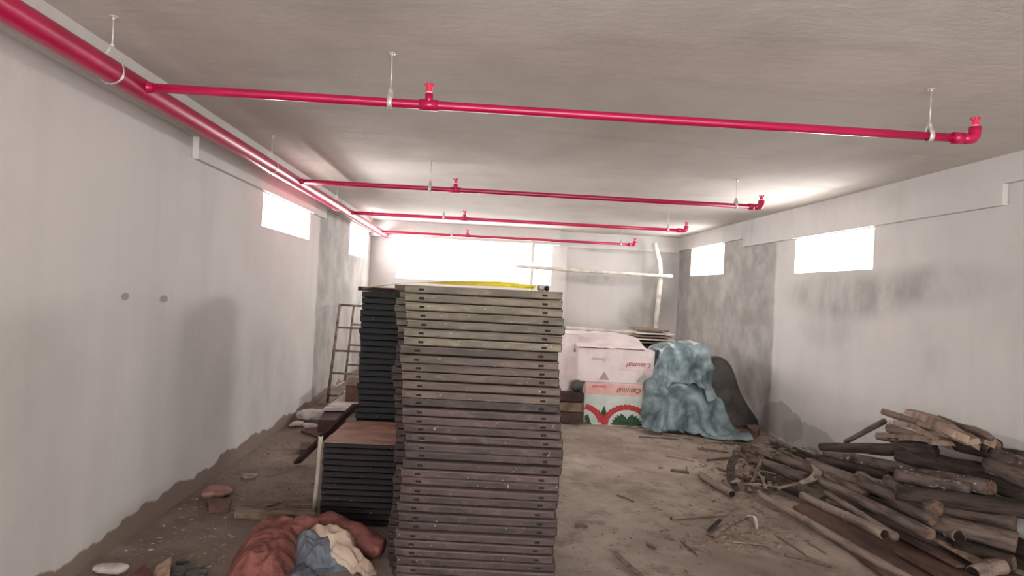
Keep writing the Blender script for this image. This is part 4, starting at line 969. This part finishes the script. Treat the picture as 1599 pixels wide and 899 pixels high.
strip('curved_bark', [G(1252, 756, .16), G(1268, 751, .18), G(1277, 740, .21), G(1272, 728, .24)], .07, .010, m_stone, 'torn whitish curved chip on the end of the thick log', 'wood chip')
strip('split_bamboo', [G(1112, 836, .01), G(1135, 818, .015), G(1166, 804, .02)], .045, .006, m_bamboo, 'pale split half-pole lying on the floor below the level stick', 'split pole', -.6)
strip('split_bamboo', [G(1166, 806, .02), G(1178, 808, .03), G(1182, 826, .01)], .022, .004, m_whitesheet, 'small whitish curled chip beside the split half-pole', 'wood chip')
strip('split_bamboo', [G(958, 861, .02), G(972, 878, .015), G(1004, 904, .008)], .035, .005, m_bamboo, 'long split sliver at the bottom of the floor near the tall stack', 'split pole', .6)
strip('split_bamboo', [G(1106, 830, .01), G(1118, 820, .02), G(1126, 812, .03)], .03, .005, m_logdark, 'dark curled bark flake left of the split half-pole', 'bark', .5)
STK = [(1203, 828, 1262, 868, .010, 'pale stick lying diagonally left of the foremost pole'), (1142, 846, 1200, 852, .007, 'thin stick lying level under the split half-pole'),
       (1225, 866, 1300, 884, .009, 'dark stick near the lower end of the foremost pole'), (1262, 846, 1290, 864, .008, 'short pale stick beside the foremost pole'),
       (1048, 734, 1076, 738, .014, 'short dark stick alone in the middle of the floor'), (1072, 738, 1072, 728, .008, 'tiny pale peg beside the short dark stick'),
       (942, 658, 1082, 686, .012, 'long thin batten on the floor in front of the cartons'), (998, 682, 1060, 686, .008, 'thin dark stick parallel to the batten in front of the tarpaulin'),
       (1100, 690, 1185, 694, .007, 'thin bent twig between the tarpaulins and the pile'), (1040, 712, 1084, 720, .007, 'thin twig left of the pile near the tarpaulin'),
       (964, 773, 990, 783, .006, 'small dark splinter in the middle of the bare floor'), (1104, 718, 1152, 714, .012, 'dark branch end poking from the pile toward the tarpaulins'),
       (1090, 700, 1138, 706, .010, 'brown twig just behind the dark branch end'), (1010, 850, 1024, 856, .008, 'tiny dark chip on the bare lower floor'),
       (898, 820, 918, 822, .010, 'small brown chip close to the right of the tall stack'), (1068, 848, 1090, 868, .006, 'thin dark splinter left of the level stick'),
       (1120, 730, 1150, 742, .012, 'brown branch bit right behind the hollow stub')]
for (ax, ay, bx, by, r_, lab) in STK:
    a, b = G(ax, ay, r_*.8), G(bx, by, r_*.8)
    pole('stick', [a, (a+b)/2+Vector((0, .006, .003)), b], (r_, r_*.7), m_log if 'dark' in lab or 'brown' in lab else m_bamboo, lab, 'stick', 'loose sticks on the floor', seg=7, jit=.15)
# twig tangle at the left end of the pile and litter on the floor: nobody could count it
def litter(name, n, reg, smin, smax, mat, label, zmax=.0, flatn=.25, seed=1):
    r_ = random.Random(seed); bm = bmesh.new()
    for _ in range(n):
        px, py = reg(r_); p = G(px, py, 0)
        if p.x > XR-.05 or p.x < XL+.05: continue
        L = r_.uniform(smin, smax); h = L*r_.uniform(.06, flatn); wd = L*r_.uniform(.12, .5)
        c0 = p+Vector((0, 0, r_.uniform(0, zmax))); an = r_.uniform(0, 2*P); ca, sa_ = math.cos(an), math.sin(an)
        q = [(-L/2, -wd*r_.uniform(.1, .6), 0), (L/2, -wd*r_.uniform(.05, .5), 0), (L*r_.uniform(.3, .6), wd*r_.uniform(.1, .6), 0), (-L*r_.uniform(.3, .6), wd*r_.uniform(.1, .6), 0), (L*r_.uniform(-.3, .3), 0, h)]
        v = [bm.verts.new(c0+Vector((a*ca-b*sa_, a*sa_+b*ca, c_))) for a, b, c_ in q]
        for f in ((3, 2, 1, 0), (0, 1, 4), (1, 2, 4), (2, 3, 4), (3, 0, 4)): bm.faces.new([v[i] for i in f])
    return tag(obj(name, bm, mat), label, 'litter', None, 'stuff')
litter('wood_litter', 520, lambda r: (r.gauss(1150, 55), r.uniform(690, 860)), .02, .10, m_chip, 'scattered bark and splinters around the left end of the pile', .0, .2, 1)
litter('bark_tangle', 260, lambda r: (r.uniform(1145, 1270), r.uniform(705, 770)), .04, .16, m_chip, 'tangle of bark and twigs under the left end of the pile', .09, .2, 2)
litter('floor_litter', 380, lambda r: (r.uniform(890, 1290), 655+r.random()**1.3*240), .006, .03, m_chip, 'small chips scattered over the bare floor on the right', .0, .3, 3)
litter('cement_crumbs', 300, lambda r: (lambda y: (y*-1.42+1400+r.uniform(0, 1)**1.2*(90+(y-650)*.6), y))(r.uniform(680, 890)), .008, .035, m_stone, 'cement crumbs and dirt along the foot of the left wall', .0, .3, 4)
litter('dirt_litter', 520, lambda r: (r.uniform(300, 500), r.uniform(690, 800)), .008, .04, m_chip, 'dirt and chips on the floor left of the low stack', .0, .3, 5)
litter('wall_foot_litter', 200, lambda r: (lambda t_: (1195+t_*150+r.uniform(-10, 10), 682+t_*45+r.uniform(-3, 12)))(r.random()), .02, .09, m_chip, 'bark bits along the foot of the right wall', .02, .3, 6)
